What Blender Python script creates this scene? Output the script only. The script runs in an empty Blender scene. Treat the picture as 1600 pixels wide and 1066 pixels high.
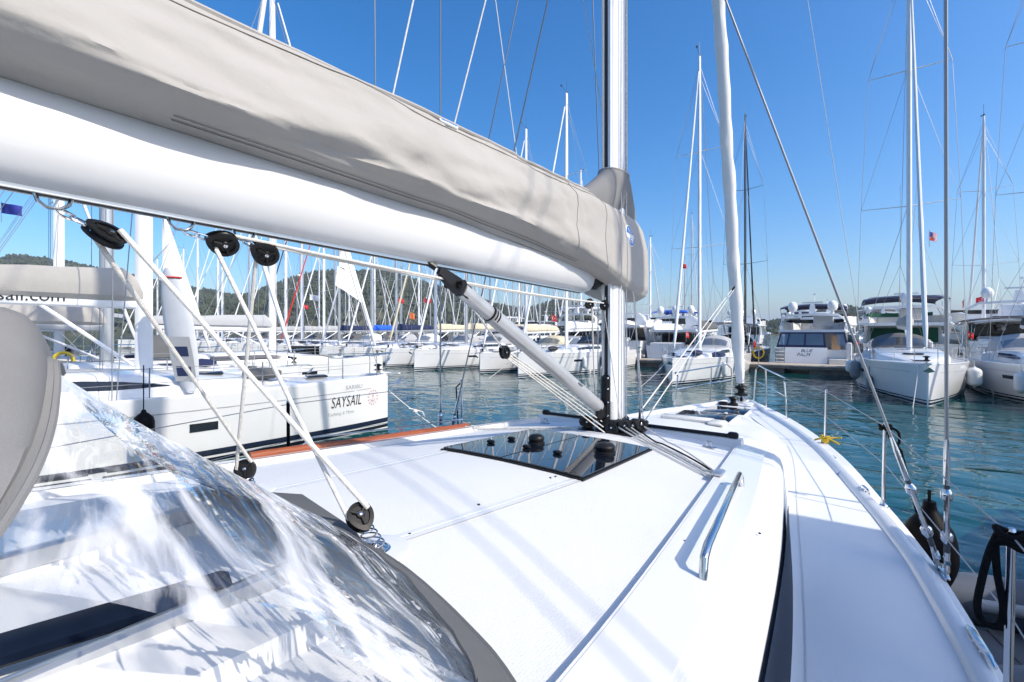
import bpy, math, random
from math import sin, cos, pi, radians, sqrt
from mathutils import Vector, Matrix, noise
random.seed(7)
SC = bpy.context.scene
COL = SC.collection

# ------------------------------------------------------------------ camera
CAM = Vector((1.44, 0.0, 2.72))
YAW = radians(36.4)
F_PX = 700.0          # focal length in pixels of the 1600 px wide photograph
cd = bpy.data.cameras.new('camera'); co = bpy.data.objects.new('camera', cd); COL.objects.link(co)
co.location = CAM; co.rotation_euler = (pi/2, 0, YAW)
cd.sensor_width = 36.0; cd.lens = 36.0*F_PX/1600.0; cd.shift_y = -13.0/1600.0
cd.clip_start = 0.05; cd.clip_end = 60000.0
SC.camera = co

# ------------------------------------------------------------------ sky, sun, exposure
SUN_EL = radians(40.0)
SUN_AZ = radians(4.0)            # measured from +x (starboard beam) towards +y (the bow)
sun_dir = Vector((cos(SUN_EL)*cos(SUN_AZ), cos(SUN_EL)*sin(SUN_AZ), sin(SUN_EL)))
W = bpy.data.worlds.new('World'); SC.world = W; W.use_nodes = True
wn = W.node_tree.nodes; wl = W.node_tree.links
for n in list(wn): wn.remove(n)
wo = wn.new('ShaderNodeOutputWorld'); bg = wn.new('ShaderNodeBackground'); sky = wn.new('ShaderNodeTexSky')
sky.sky_type = 'NISHITA'; sky.sun_disc = False
sky.sun_elevation = SUN_EL; sky.sun_rotation = pi/2 - SUN_AZ
sky.altitude = 250.0; sky.air_density = 1.1; sky.dust_density = 2.6; sky.ozone_density = 5.0
bg.inputs['Strength'].default_value = 0.15
hs = wn.new('ShaderNodeHueSaturation'); hs.inputs['Saturation'].default_value = 1.32; hs.inputs['Hue'].default_value = 0.502
wl.new(sky.outputs[0], hs.inputs['Color']); wl.new(hs.outputs[0], bg.inputs[0]); wl.new(bg.outputs[0], wo.inputs[0])
sl = bpy.data.lights.new('sun', 'SUN'); so = bpy.data.objects.new('sun', sl); COL.objects.link(so)
sl.energy = 3.3; sl.angle = radians(0.53); sl.color = (1.0, 0.915, 0.79)
so.rotation_euler = sun_dir.to_track_quat('Z', 'Y').to_euler(); so.location = (30, 5, 30)
SC.view_settings.view_transform = 'Standard'; SC.view_settings.look = 'None'
SC.view_settings.gamma = 1.0; SC.view_settings.exposure = 0.56
SC.render.engine = 'CYCLES'
SC.cycles.max_bounces = 8; SC.cycles.transparent_max_bounces = 16

# ------------------------------------------------------------------ geometry helpers
_s, _c = sin(YAW), cos(YAW)
def ray(px, py):
    X = (px-800)/F_PX; Z = (520-py)/F_PX
    return Vector((X*_c-_s, X*_s+_c, Z))
def atz(px, py, z): r = ray(px, py); return CAM + r*((z-CAM.z)/r.z)
def atx(px, py, x): r = ray(px, py); return CAM + r*((x-CAM.x)/r.x)
def aty(px, py, y): r = ray(px, py); return CAM + r*((y-CAM.y)/r.y)
def atd(px, py, d): return CAM + ray(px, py)*d

def V(*a): return Vector(a)
def lerp(a, b, t): return a+(b-a)*t
def interp(tab, x):
    if x <= tab[0][0]: return tab[0][1]
    for (x0, y0), (x1, y1) in zip(tab, tab[1:]):
        if x <= x1: return y0+(y1-y0)*(x-x0)/(x1-x0)
    return tab[-1][1]
def smooth_interp(tab, x):
    xs = [p[0] for p in tab]; ys = [p[1] for p in tab]; n = len(tab)
    if x <= xs[0]: return ys[0]
    if x >= xs[-1]: return ys[-1]
    for i in range(n-1):
        if x <= xs[i+1]: break
    h = xs[i+1]-xs[i]; t = (x-xs[i])/h
    def m(k):
        if k == 0: return (ys[1]-ys[0])/(xs[1]-xs[0])
        if k == n-1: return (ys[-1]-ys[-2])/(xs[-1]-xs[-2])
        return (ys[k+1]-ys[k-1])/(xs[k+1]-xs[k-1])
    m0, m1 = m(i)*h, m(i+1)*h
    return (2*t**3-3*t*t+1)*ys[i]+(t**3-2*t*t+t)*m0+(-2*t**3+3*t*t)*ys[i+1]+(t**3-t*t)*m1

def samp(P, u):
    k = u*(len(P)-1); i = min(int(k), len(P)-2); t = k-i
    p0, p1, p2, p3 = P[max(i-1, 0)], P[i], P[i+1], P[min(i+2, len(P)-1)]
    return .5*((2*p1)+(p2-p0)*t+(2*p0-5*p1+4*p2-p3)*t*t+(3*p1-p0-3*p2+p3)*t**3)

def link(o, parent=None):
    COL.objects.link(o)
    if parent is not None: o.parent = parent
    return o
def tag(o, label=None, cat=None, group=None, kind=None):
    if label: o['label'] = label
    if cat: o['category'] = cat
    if group: o['group'] = group
    if kind: o['kind'] = kind
    return o
def thing(name, label, cat, loc=(0, 0, 0), rz=0.0, group=None, mtx=None):
    o = bpy.data.objects.new(name, None); COL.objects.link(o); o.empty_display_size = 0.1
    if mtx is not None: o.matrix_world = mtx
    else: o.location = loc; o.rotation_euler = (0, 0, rz)
    return tag(o, label, cat, group)

class MB:
    def __init__(s): s.v = []; s.f = []
    def add(s, vs, fs):
        b = len(s.v); s.v += [tuple(p) for p in vs]; s.f += [tuple(i+b for i in f) for f in fs]; return s
    def box(s, c, d, R=None):
        x, y, z = d[0]/2, d[1]/2, d[2]/2; c = Vector(c)
        vs = [Vector(p) for p in ((-x,-y,-z),(x,-y,-z),(x,y,-z),(-x,y,-z),(-x,-y,z),(x,-y,z),(x,y,z),(-x,y,z))]
        if R is not None: vs = [R @ p for p in vs]
        return s.add([p+c for p in vs], [(0,3,2,1),(4,5,6,7),(0,1,5,4),(1,2,6,5),(2,3,7,6),(3,0,4,7)])
    def rbox(s, c, d, r=0.02, R=None):
        # box with chamfered vertical and top/bottom edges
        x, y, z = d[0]/2, d[1]/2, d[2]/2; r = min(r, x*.9, y*.9, z*.9); c = Vector(c); secs = []
        for zz, k in ((-z, r), (-z+r, 0), (z-r, 0), (z, r)):
            xx, yy = x-k, y-k; q = r
            pts = [(xx, -yy+q), (xx, yy-q), (xx-q, yy), (-xx+q, yy), (-xx, yy-q), (-xx, -yy+q), (-xx+q, -yy), (xx-q, -yy)]
            sec = [Vector((a, b, zz)) for a, b in pts]
            if R is not None: sec = [R @ p for p in sec]
            secs.append([p+c for p in sec])
        return s.loft(secs, closed=True, cap=True)
    def loft(s, secs, closed=False, cap=False, loop=False):
        n = len(secs[0]); m = len(secs); b = len(s.v)
        for sec in secs: s.v += [tuple(p) for p in sec]
        for i in range(m if loop else m-1):
            i2 = (i+1) % m
            for j in range(n if closed else n-1):
                j2 = (j+1) % n
                s.f.append((b+i*n+j, b+i*n+j2, b+i2*n+j2, b+i2*n+j))
        if cap:
            s.f.append(tuple(b+j for j in reversed(range(n)))); s.f.append(tuple(b+(m-1)*n+j for j in range(n)))
        return s
    def tube(s, pts, r, n=8, cap=True, loop=False, squash=1.0):
        pts = [Vector(p) for p in pts]; m = len(pts)
        rs = r if isinstance(r, (list, tuple)) else [r]*m
        tang = []
        for i in range(m):
            a = pts[(i-1) % m] if (loop or i > 0) else pts[i]
            b = pts[(i+1) % m] if (loop or i < m-1) else pts[i]
            t = (b-a); tang.append(t.normalized() if t.length > 1e-9 else Vector((0, 0, 1)))
        up = Vector((0, 0, 1)) if abs(tang[0].z) < .95 else Vector((0, 1, 0))
        nrm = tang[0].cross(up).normalized(); secs = []
        for i in range(m):
            t = tang[i]; nrm = (nrm-t*nrm.dot(t))
            nrm = nrm.normalized() if nrm.length > 1e-6 else t.orthogonal().normalized()
            bn = t.cross(nrm)
            secs.append([pts[i]+nrm*(cos(2*pi*k/n)*rs[i])+bn*(sin(2*pi*k/n)*rs[i]*squash) for k in range(n)])
        return s.loft(secs, closed=True, cap=cap and not loop, loop=loop)
    def lathe(s, prof, n=16, M=None):
        secs = []
        for r, z in prof:
            sec = [Vector((cos(2*pi*k/n)*r, sin(2*pi*k/n)*r, z)) for k in range(n)]
            if M is not None: sec = [M @ p for p in sec]
            secs.append(sec)
        return s.loft(secs, closed=True, cap=True)
    def ball(s, c, r, n=12, sc=(1, 1, 1)):
        c = Vector(c); m = max(4, n//2)
        prof = []
        for i in range(m+1):
            a = -pi/2+pi*i/m; prof.append((max(cos(a), .02), sin(a)))
        secs = [[c+Vector((cos(2*pi*k/n)*q*r*sc[0], sin(2*pi*k/n)*q*r*sc[1], z*r*sc[2])) for k in range(n)] for q, z in prof]
        return s.loft(secs, closed=True, cap=True)
    def prism(s, poly, z0, z1):
        n = len(poly); vs = [(p[0], p[1], z0) for p in poly]+[(p[0], p[1], z1) for p in poly]
        fs = [tuple(reversed(range(n))), tuple(range(n, 2*n))]+[(i, (i+1) % n, n+(i+1) % n, n+i) for i in range(n)]
        return s.add(vs, fs)
    def slab(s, quad, th):
        # thick plate from a 3D polygon, extruded along its normal by th
        q = [Vector(p) for p in quad]; nrm = (q[1]-q[0]).cross(q[2]-q[0]).normalized(); n = len(q)
        vs = q+[p+nrm*th for p in q]
        return s.add(vs, [tuple(reversed(range(n))), tuple(range(n, 2*n))]+[(i, (i+1) % n, n+(i+1) % n, n+i) for i in range(n)])
    def sheet(s, secs, th=.006):
        # thick open sheet: loft of sections plus offset copy (closed rim)
        m, n = len(secs), len(secs[0]); P = [[Vector(p) for p in sec] for sec in secs]; N = []
        for i in range(m):
            row = []
            for j in range(n):
                du = P[min(i+1, m-1)][j]-P[max(i-1, 0)][j]; dv = P[i][min(j+1, n-1)]-P[i][max(j-1, 0)]
                q = du.cross(dv); row.append(q.normalized() if q.length > 1e-12 else Vector((0, 0, 1)))
            N.append(row)
        b = len(s.v)
        for i in range(m):
            for j in range(n): s.v.append(tuple(P[i][j]))
        for i in range(m):
            for j in range(n): s.v.append(tuple(P[i][j]-N[i][j]*th))
        o = m*n; ix = lambda i, j: b+i*n+j
        for i in range(m-1):
            for j in range(n-1):
                s.f.append((ix(i, j), ix(i+1, j), ix(i+1, j+1), ix(i, j+1)))
                s.f.append((o+ix(i, j), o+ix(i, j+1), o+ix(i+1, j+1), o+ix(i+1, j)))
        for i in range(m-1):
            s.f.append((ix(i, 0), o+ix(i, 0), o+ix(i+1, 0), ix(i+1, 0)))
            s.f.append((ix(i+1, n-1), o+ix(i+1, n-1), o+ix(i, n-1), ix(i, n-1)))
        for j in range(n-1):
            s.f.append((ix(0, j+1), o+ix(0, j+1), o+ix(0, j), ix(0, j)))
            s.f.append((ix(m-1, j), o+ix(m-1, j), o+ix(m-1, j+1), ix(m-1, j+1)))
        return s
    def mesh(s, name, mat=None, ang=38):
        me = bpy.data.meshes.new(name); me.from_pydata(s.v, [], s.f)
        if ang:
            me.polygons.foreach_set('use_smooth', [True]*len(me.polygons)); me.set_sharp_from_angle(angle=radians(ang))
        if mat is not None: me.materials.append(M[mat])
        me.update(); return me
    def build(s, name, mat, parent=None, ang=38):
        return link(bpy.data.objects.new(name, s.mesh(name, mat, ang)), parent)

def part(name, mat, parent, fn, ang=38):
    mb = MB(); fn(mb); return mb.build(name, mat, parent, ang)
def tube_obj(name, mat, parent, pts, r, n=6, loop=False):
    return MB().tube(pts, r, n, True, loop).build(name, mat, parent)
def frame(o, x, y, z): return Matrix(((x[0], y[0], z[0], o[0]), (x[1], y[1], z[1], o[1]), (x[2], y[2], z[2], o[2]), (0, 0, 0, 1)))

def text_polys(s, size=1.0, shear=0.0, spacing=1.0):
    cu = bpy.data.curves.new('t', 'FONT'); cu.body = s; cu.size = size; cu.align_x = 'LEFT'; cu.shear = shear; cu.resolution_u = 3; cu.space_character = spacing
    o = bpy.data.objects.new('t', cu); COL.objects.link(o)
    dg = bpy.context.evaluated_depsgraph_get(); me = bpy.data.meshes.new_from_object(o.evaluated_get(dg))
    vs = [v.co.copy() for v in me.vertices]; fs = [tuple(p.vertices) for p in me.polygons]
    bpy.data.objects.remove(o); bpy.data.meshes.remove(me); bpy.data.curves.remove(cu)
    return vs, fs
def text_part(name, mat, parent, s, fmap, size=1.0, shear=0.0, spacing=1.0):
    vs, fs = text_polys(s, size, shear, spacing)
    mb = MB(); mb.add([fmap(v.x, v.y) for v in vs], fs); return mb.build(name, mat, parent, 0)

# ------------------------------------------------------------------ materials
M = {}
def mat(name, col, rough=.5, metal=0.0, var=0.0, vscale=4.0, bump=0.0, bscale=60.0, coat=0.0, spec=.5, var2=None, detail=4.0, stretch=None):
    m = bpy.data.materials.new(name); m.use_nodes = True; nt = m.node_tree; b = nt.nodes['Principled BSDF']
    b.inputs['Base Color'].default_value = (*col, 1); b.inputs['Roughness'].default_value = rough
    b.inputs['Metallic'].default_value = metal; b.inputs['Coat Weight'].default_value = coat
    b.inputs['Specular IOR Level'].default_value = spec
    tc = nt.nodes.new('ShaderNodeTexCoord'); src = tc.outputs['Object']
    if stretch:
        mp = nt.nodes.new('ShaderNodeMapping'); mp.inputs['Scale'].default_value = stretch
        nt.links.new(src, mp.inputs[0]); src = mp.outputs[0]
    if var:
        nz = nt.nodes.new('ShaderNodeTexNoise'); nz.inputs['Scale'].default_value = vscale; nz.inputs['Detail'].default_value = detail
        nt.links.new(src, nz.inputs['Vector'])
        rp = nt.nodes.new('ShaderNodeValToRGB'); rp.color_ramp.elements[0].position = .3; rp.color_ramp.elements[1].position = .7
        a = [max(0, c*(1-var)) for c in (var2 or col)]; h = [min(1, c*(1+var*.6)) for c in col]
        rp.color_ramp.elements[0].color = (*a, 1); rp.color_ramp.elements[1].color = (*h, 1)
        nt.links.new(nz.outputs['Fac'], rp.inputs[0]); nt.links.new(rp.outputs[0], b.inputs['Base Color'])
    if bump:
        n2 = nt.nodes.new('ShaderNodeTexNoise'); n2.inputs['Scale'].default_value = bscale; n2.inputs['Detail'].default_value = 3
        nt.links.new(src, n2.inputs['Vector'])
        bp = nt.nodes.new('ShaderNodeBump'); bp.inputs['Strength'].default_value = bump; bp.inputs['Distance'].default_value = .01
        nt.links.new(n2.outputs['Fac'], bp.inputs['Height']); nt.links.new(bp.outputs[0], b.inputs['Normal'])
    M[name] = m; return m

mat('gelcoat', (.71, .71, .70), .22, var=.035, vscale=1.3, coat=.25, bump=.015, bscale=5)
mat('gelcoat_cream', (.74, .71, .64), .25, var=.05, vscale=1.1, coat=.2)
mat('far_white', (.78, .78, .77), .3, var=.06, vscale=.9)
mat('nonskid', (.69, .695, .69), .55, var=.03, vscale=2.0, bump=.35, bscale=420)
mat('deck_side', (.68, .695, .70), .45, var=.03, vscale=2.0, bump=.25, bscale=300)
mat('joint', (.55, .56, .57), .5)
mat('seam', (.86, .86, .86), .3)
mat('boom_paint', (.60, .605, .61), .28, var=.03, vscale=2, coat=.3)
mat('mast_paint', (.74, .745, .75), .32, var=.04, vscale=2.5, coat=.2)
mat('mast_grey', (.42, .44, .46), .35, metal=.5, var=.05, vscale=2)
mat('mast_black', (.02, .021, .023), .35, coat=.3)
mat('wire', (.33, .33, .33), .45, metal=.4)
mat('wire_dark', (.10, .105, .11), .4, metal=.5)
mat('steel', (.66, .67, .68), .12, metal=1.0)
mat('alu', (.62, .63, .64), .32, metal=.85, var=.06, vscale=9)
mat('black_plastic', (.010, .010, .011), .42, var=.2, vscale=20, bump=.03, bscale=120, spec=.3)
mat('black_rubber', (.004, .004, .005), .5, spec=.08, var=.1, vscale=6)
mat('dark_gap', (.03, .032, .035), .6)
mat('rope', (.70, .68, .63), .85, var=.14, vscale=70, bump=.5, bscale=330)
mat('rope_grey', (.55, .55, .54), .85, var=.35, vscale=60, bump=.5, bscale=300)
mat('rope_black', (.010, .010, .011), .95, spec=.1, bump=.5, bscale=300)
mat('rope_yellow', (.62, .42, .03), .85, bump=.4, bscale=300)
mat('rope_red', (.55, .05, .05), .85, bump=.4, bscale=300)
mat('canvas', (.378, .362, .338), .9, var=.07, vscale=2.2, bump=.30, bscale=26)
mat('canvas_mid', (.20, .20, .20), .9, var=.06, vscale=6, bump=.12, bscale=240)
mat('canvas_grey', (.105, .108, .11), .9, var=.06, vscale=5, bump=.2, bscale=500)
mat('canvas_light', (.40, .41, .42), .85, var=.04, vscale=5, bump=.08, bscale=500)
mat('canvas_stitch', (.34, .325, .30), .9)
mat('canvas_navy', (.012, .022, .075), .85, var=.1, vscale=3)
mat('canvas_blue', (.01, .11, .62), .8, var=.1, vscale=3)
mat('canvas_black', (.028, .029, .032), .85, var=.1, vscale=3)
mat('canvas_white', (.76, .76, .75), .8, var=.05, vscale=2, bump=.2, bscale=14)
mat('canvas_pale', (.50, .52, .55), .7, var=.08, vscale=3)
mat('canvas_cream', (.62, .55, .40), .9, var=.06, vscale=2)
mat('canvas_green', (.012, .10, .065), .85, var=.1, vscale=2)
mat('canvas_red', (.55, .03, .03), .85)
mat('vang_paint', (.50, .505, .51), .3, metal=.35, var=.06, vscale=6)
mat('window_matte', (.008, .014, .030), .45, spec=.06)
mat('teak', (.30, .075, .022), .35, var=.3, vscale=22, coat=.4, stretch=(6, .6, 6))
mat('tan_wood', (.50, .30, .16), .45, var=.2, vscale=12, stretch=(4, .6, 4))
mat('dark_glass', (.006, .009, .016), .03, coat=.0, spec=.75)
mat('window', (.012, .016, .024), .08, spec=.6)
mat('window_blue', (.012, .035, .12), .12, spec=.6)
mat('hull_navy', (.012, .018, .04), .25)
mat('hull_black', (.012, .012, .014), .2, coat=.4)
mat('antifoul', (.03, .035, .045), .6)
mat('white_plastic', (.78, .78, .77), .35)
mat('fender_white', (.72, .72, .70), .45, var=.06, vscale=3)
mat('fender_grey', (.22, .225, .23), .6, var=.1, vscale=3)
mat('fender_navy', (.012, .018, .045), .5)
mat('dinghy_grey', (.10, .115, .14), .55, var=.08, vscale=5, bump=.05, bscale=90)
mat('dinghy_light', (.33, .345, .36), .55, var=.06, vscale=5)
mat('dinghy_floor', (.13, .14, .15), .8, var=.1, vscale=8)
mat('flag_red', (.62, .012, .02), .7)
mat('flag_blue', (.02, .03, .25), .7)
mat('print_white', (.8, .8, .8), .6)
mat('print_black', (.012, .012, .014), .5)
mat('print_grey', (.35, .36, .37), .5)
mat('print_blue', (.015, .14, .50), .5)
mat('print_rose', (.50, .24, .23), .5)
mat('pontoon_deck', (.40, .35, .29), .8, var=.2, vscale=5, bump=.3, bscale=20)
mat('pontoon_side', (.16, .145, .125), .85, var=.3, vscale=2)
mat('tree_bark', (.09, .07, .05), .9)
mat('orange', (.62, .15, .03), .6)
mat('teal_plastic', (.03, .22, .20), .5)
mat('yellow', (.6, .45, .03), .5)

def grip(name, scale, st):
    # moulded non-skid: a regular field of small raised dots as fine relief
    m = M[name]; nt = m.node_tree; b = nt.nodes['Principled BSDF']; tc = nt.nodes.new('ShaderNodeTexCoord')
    v = nt.nodes.new('ShaderNodeTexVoronoi'); v.inputs['Scale'].default_value = scale; v.inputs['Randomness'].default_value = 0.4
    nt.links.new(tc.outputs['Object'], v.inputs['Vector']); bp = nt.nodes.new('ShaderNodeBump'); bp.invert = True
    bp.inputs['Strength'].default_value = st; bp.inputs['Distance'].default_value = .004
    nt.links.new(v.outputs['Distance'], bp.inputs['Height']); nt.links.new(bp.outputs[0], b.inputs['Normal'])
grip('nonskid', 130, .22); grip('deck_side', 130, .26)
# clear vinyl of the sprayhood window
def vinyl():
    m = bpy.data.materials.new('vinyl'); m.use_nodes = True; nt = m.node_tree; nd = nt.nodes; lk = nt.links
    for n in list(nd): nd.remove(n)
    out = nd.new('ShaderNodeOutputMaterial'); tr = nd.new('ShaderNodeBsdfTransparent'); tr.inputs[0].default_value = (.97, .98, .99, 1)
    gl = nd.new('ShaderNodeBsdfGlossy'); gl.inputs['Roughness'].default_value = .04; gl.inputs[0].default_value = (1, 1, 1, 1)
    df = nd.new('ShaderNodeBsdfDiffuse'); df.inputs[0].default_value = (.85, .86, .88, 1)
    tc = nd.new('ShaderNodeTexCoord'); mp = nd.new('ShaderNodeMapping'); mp.inputs['Rotation'].default_value = (0, 0, radians(-38)); mp.inputs['Scale'].default_value = (1.0, 5.5, 1.9)
    lk.new(tc.outputs['Object'], mp.inputs[0])
    nz = nd.new('ShaderNodeTexNoise'); nz.inputs['Scale'].default_value = 1.5; nz.inputs['Detail'].default_value = 2.6; nz.inputs['Distortion'].default_value = 1.6
    lk.new(mp.outputs[0], nz.inputs['Vector'])
    bp = nd.new('ShaderNodeBump'); bp.inputs['Strength'].default_value = .8; bp.inputs['Distance'].default_value = .06
    lk.new(nz.outputs['Fac'], bp.inputs['Height']); lk.new(bp.outputs[0], gl.inputs['Normal'])
    fr = nd.new('ShaderNodeFresnel'); fr.inputs[0].default_value = 1.55; lk.new(bp.outputs[0], fr.inputs['Normal'])
    m1 = nd.new('ShaderNodeMath'); m1.operation = 'MULTIPLY_ADD'; m1.inputs[1].default_value = 1.0; m1.inputs[2].default_value = .05; m1.use_clamp = True
    lk.new(fr.outputs[0], m1.inputs[0])
    mx = nd.new('ShaderNodeMixShader'); lk.new(m1.outputs[0], mx.inputs[0]); lk.new(tr.outputs[0], mx.inputs[1]); lk.new(gl.outputs[0], mx.inputs[2])
    rp = nd.new('ShaderNodeValToRGB'); rp.color_ramp.elements[0].position = .47; rp.color_ramp.elements[0].color = (.02, .02, .02, 1); rp.color_ramp.elements[1].position = .60; rp.color_ramp.elements[1].color = (.55, .55, .55, 1)  # milky film, with sun glints on the wrinkles painted in as white streaks
    n3 = nd.new('ShaderNodeTexNoise'); n3.inputs['Scale'].default_value = 1.6; n3.inputs['Detail'].default_value = 5.0; n3.inputs['Distortion'].default_value = 1.1; lk.new(mp.outputs[0], n3.inputs['Vector']); lk.new(n3.outputs['Fac'], rp.inputs[0])
    mx2 = nd.new('ShaderNodeMixShader'); lk.new(rp.outputs[0], mx2.inputs[0]); lk.new(mx.outputs[0], mx2.inputs[1]); lk.new(df.outputs[0], mx2.inputs[2])
    lk.new(mx2.outputs[0], out.inputs[0]); M['vinyl'] = m
vinyl()
def clear():
    m = bpy.data.materials.new('clear_pane'); m.use_nodes = True; nt = m.node_tree; nd = nt.nodes; lk = nt.links
    for n in list(nd): nd.remove(n)
    out = nd.new('ShaderNodeOutputMaterial'); tr = nd.new('ShaderNodeBsdfTransparent'); tr.inputs[0].default_value = (.62, .66, .7, 1)
    gl = nd.new('ShaderNodeBsdfGlossy'); gl.inputs['Roughness'].default_value = .1
    mx = nd.new('ShaderNodeMixShader'); mx.inputs[0].default_value = .22
    lk.new(tr.outputs[0], mx.inputs[1]); lk.new(gl.outputs[0], mx.inputs[2]); lk.new(mx.outputs[0], out.inputs[0]); M['clear_pane'] = m
clear()
def water_mat():
    m = bpy.data.materials.new('water'); m.use_nodes = True; nt = m.node_tree; nd = nt.nodes; lk = nt.links; b = nd['Principled BSDF']
    b.inputs['Roughness'].default_value = .04; b.inputs['IOR'].default_value = 1.333; b.inputs['Specular IOR Level'].default_value = .5
    tc = nd.new('ShaderNodeTexCoord')
    def nz(sx, sy, rot, sc, det, dist):
        mp = nd.new('ShaderNodeMapping'); mp.inputs['Scale'].default_value = (sx, sy, 1); mp.inputs['Rotation'].default_value = (0, 0, rot)
        lk.new(tc.outputs['Object'], mp.inputs[0]); n = nd.new('ShaderNodeTexNoise'); n.inputs['Scale'].default_value = sc
        n.inputs['Detail'].default_value = det; n.inputs['Distortion'].default_value = dist; lk.new(mp.outputs[0], n.inputs['Vector']); return n
    a = nz(.5, 1.0, radians(-30), 1.55, 2, .7); c = nz(.6, 1.0, radians(-52), .55, 2, .4); e_ = nz(1, 1, 0, .07, 2, .5)
    pr = nd.new('ShaderNodeMapRange'); pr.inputs[1].default_value = .36; pr.inputs[2].default_value = .64; pr.inputs[3].default_value = .28; pr.inputs[4].default_value = 1.0; lk.new(e_.outputs['Fac'], pr.inputs[0])
    ad = nd.new('ShaderNodeMath'); ad.operation = 'MULTIPLY_ADD'; ad.inputs[1].default_value = 2.2
    lk.new(c.outputs['Fac'], ad.inputs[0]); lk.new(a.outputs['Fac'], ad.inputs[2])
    bp = nd.new('ShaderNodeBump'); bp.inputs['Strength'].default_value = 1.0; bp.inputs['Distance'].default_value = .07
    lk.new(pr.outputs[0], bp.inputs['Strength']); lk.new(ad.outputs[0], bp.inputs['Height']); lk.new(bp.outputs[0], b.inputs['Normal'])
    rp = nd.new('ShaderNodeValToRGB'); rp.color_ramp.elements[0].color = (.003, .044, .050, 1); rp.color_ramp.elements[1].color = (.006, .078, .080, 1)
    lk.new(c.outputs['Fac'], rp.inputs[0]); lk.new(rp.outputs[0], b.inputs['Base Color']); M['water'] = m
water_mat()
def forest():
    m = bpy.data.materials.new('forest'); m.use_nodes = True; nt = m.node_tree; nd = nt.nodes; lk = nt.links; b = nd['Principled BSDF']
    b.inputs['Roughness'].default_value = .95; b.inputs['Specular IOR Level'].default_value = .1
    tc = nd.new('ShaderNodeTexCoord'); n = nd.new('ShaderNodeTexNoise'); n.inputs['Scale'].default_value = .022; n.inputs['Detail'].default_value = 6; n.inputs['Roughness'].default_value = .75
    lk.new(tc.outputs['Object'], n.inputs['Vector']); rp = nd.new('ShaderNodeValToRGB')
    e = rp.color_ramp.elements; e[0].position = .32; e[0].color = (.036, .044, .028, 1); e[1].position = .62; e[1].color = (.095, .098, .060, 1)
    x = e.new(.70); x.color = (.20, .165, .12, 1)
    lk.new(n.outputs['Fac'], rp.inputs[0]); lk.new(rp.outputs[0], b.inputs['Base Color']); M['forest'] = m
forest()
mat('leaf', (.058, .070, .040), .9, var=.5, vscale=.035, spec=.1)
mat('far_hill', (.07, .085, .06), 1.0, var=.2, vscale=.002, spec=0)
# ================================================================== SETTING
def water():
    mb = MB(); R = 9000.0
    mb.add([(-R, -R, 0), (R, -R, 0), (R, R, 0), (-R, R, 0)], [(0, 1, 2, 3)])
    tag(mb.build('water', 'water', None, 0), kind='structure')
water()

RIDGE = [(-900, 395), (-500, 385), (-250, 392), (0, 402), (40, 400), (100, 414), (150, 420), (250, 440), (320, 455), (380, 459), (420, 450), (470, 433), (520, 427),
         (560, 424), (590, 422), (620, 431), (660, 445), (700, 456), (750, 469), (800, 479), (830, 481), (850, 478), (872, 475), (900, 478), (920, 486), (955, 505), (985, 516), (1005, 521)]
RIDGE2 = [(1165, 521), (1185, 507), (1210, 501), (1240, 498), (1280, 485), (1300, 479), (1330, 480), (1380, 489), (1420, 497), (1500, 503), (1600, 508), (1750, 505), (2000, 500)]
def hill(name, ridge, d0, d1, n, rows, trees, label):
    mb = MB(); secs = []; pxa, pxb = ridge[0][0], ridge[-1][0]; surf = []
    for j in range(rows+1):
        t = j/rows; row = []
        for i in range(n+1):
            px = lerp(pxa, pxb, i/n); e = (520-smooth_interp(ridge, px)+1.0)/F_PX
            d = lerp(d0, d1, t); dr = d1*.86
            prof = min(1.0, (max(0, (d-d0)/(dr-d0)))**.8)
            if d > dr: prof = 1-.35*((d-dr)/(d1-dr))
            h = e*dr*prof
            r = ray(px, 520)
            p = Vector((CAM.x+r.x*d, CAM.y+r.y*d, 0))
            k = noise.fractal(Vector((p.x/150, p.y/150, 0)), 1.0, 2.0, 4)*.16*h*(1 if prof < 1 else .25)
            p.z = max(-1.0, h+k-2.0); row.append(p)
        secs.append(row)
    mb.loft(secs); o = mb.build(name, 'forest', None, 60); tag(o, kind='structure')
    # tree crowns and trunks standing on the slope
    tb = MB(); rnd = random.Random(3)
    for _ in range(trees):
        j = min(rows-1, int(rows*.9*rnd.random()**.8)); i = rnd.randrange(n); u, v = rnd.random(), rnd.random()
        p = secs[j][i].lerp(secs[j][i+1], u).lerp(secs[j+1][i].lerp(secs[j+1][i+1], u), v)
        if p.z < 1: continue
        w = rnd.uniform(1.8, 3.6)*d1/1000; h = rnd.uniform(4.0, 8.0)*d1/1000; a0 = rnd.random()*6; b = len(tb.v)
        tb.v.append((p.x, p.y, p.z+h))
        for q, zz in ((.62, .72), (1.0, .35)):
            for k in range(5):
                a = a0+k*2*pi/5+q; rr = w*q*rnd.uniform(.7, 1.25); tb.v.append((p.x+cos(a)*rr, p.y+sin(a)*rr, p.z+h*zz*rnd.uniform(.85, 1.15)))
        tb.v.append((p.x, p.y, p.z-1))
        for k in range(5):
            k2 = (k+1) % 5
            tb.f += [(b, b+1+k, b+1+k2), (b+1+k, b+6+k, b+6+k2, b+1+k2), (b+6+k, b+11, b+6+k2)]
    t = tb.build('forest_canopy', 'leaf', None, 0); tag(t, label, 'forest', kind='stuff')
hill('hill', RIDGE, 420, 1300, 150, 26, 15000, 'dark green pine forest covering the hills behind the masts')
hill('headland', RIDGE2, 500, 1100, 60, 16, 4500, 'dark green pine forest on the low headland beyond the motor yachts')
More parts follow.
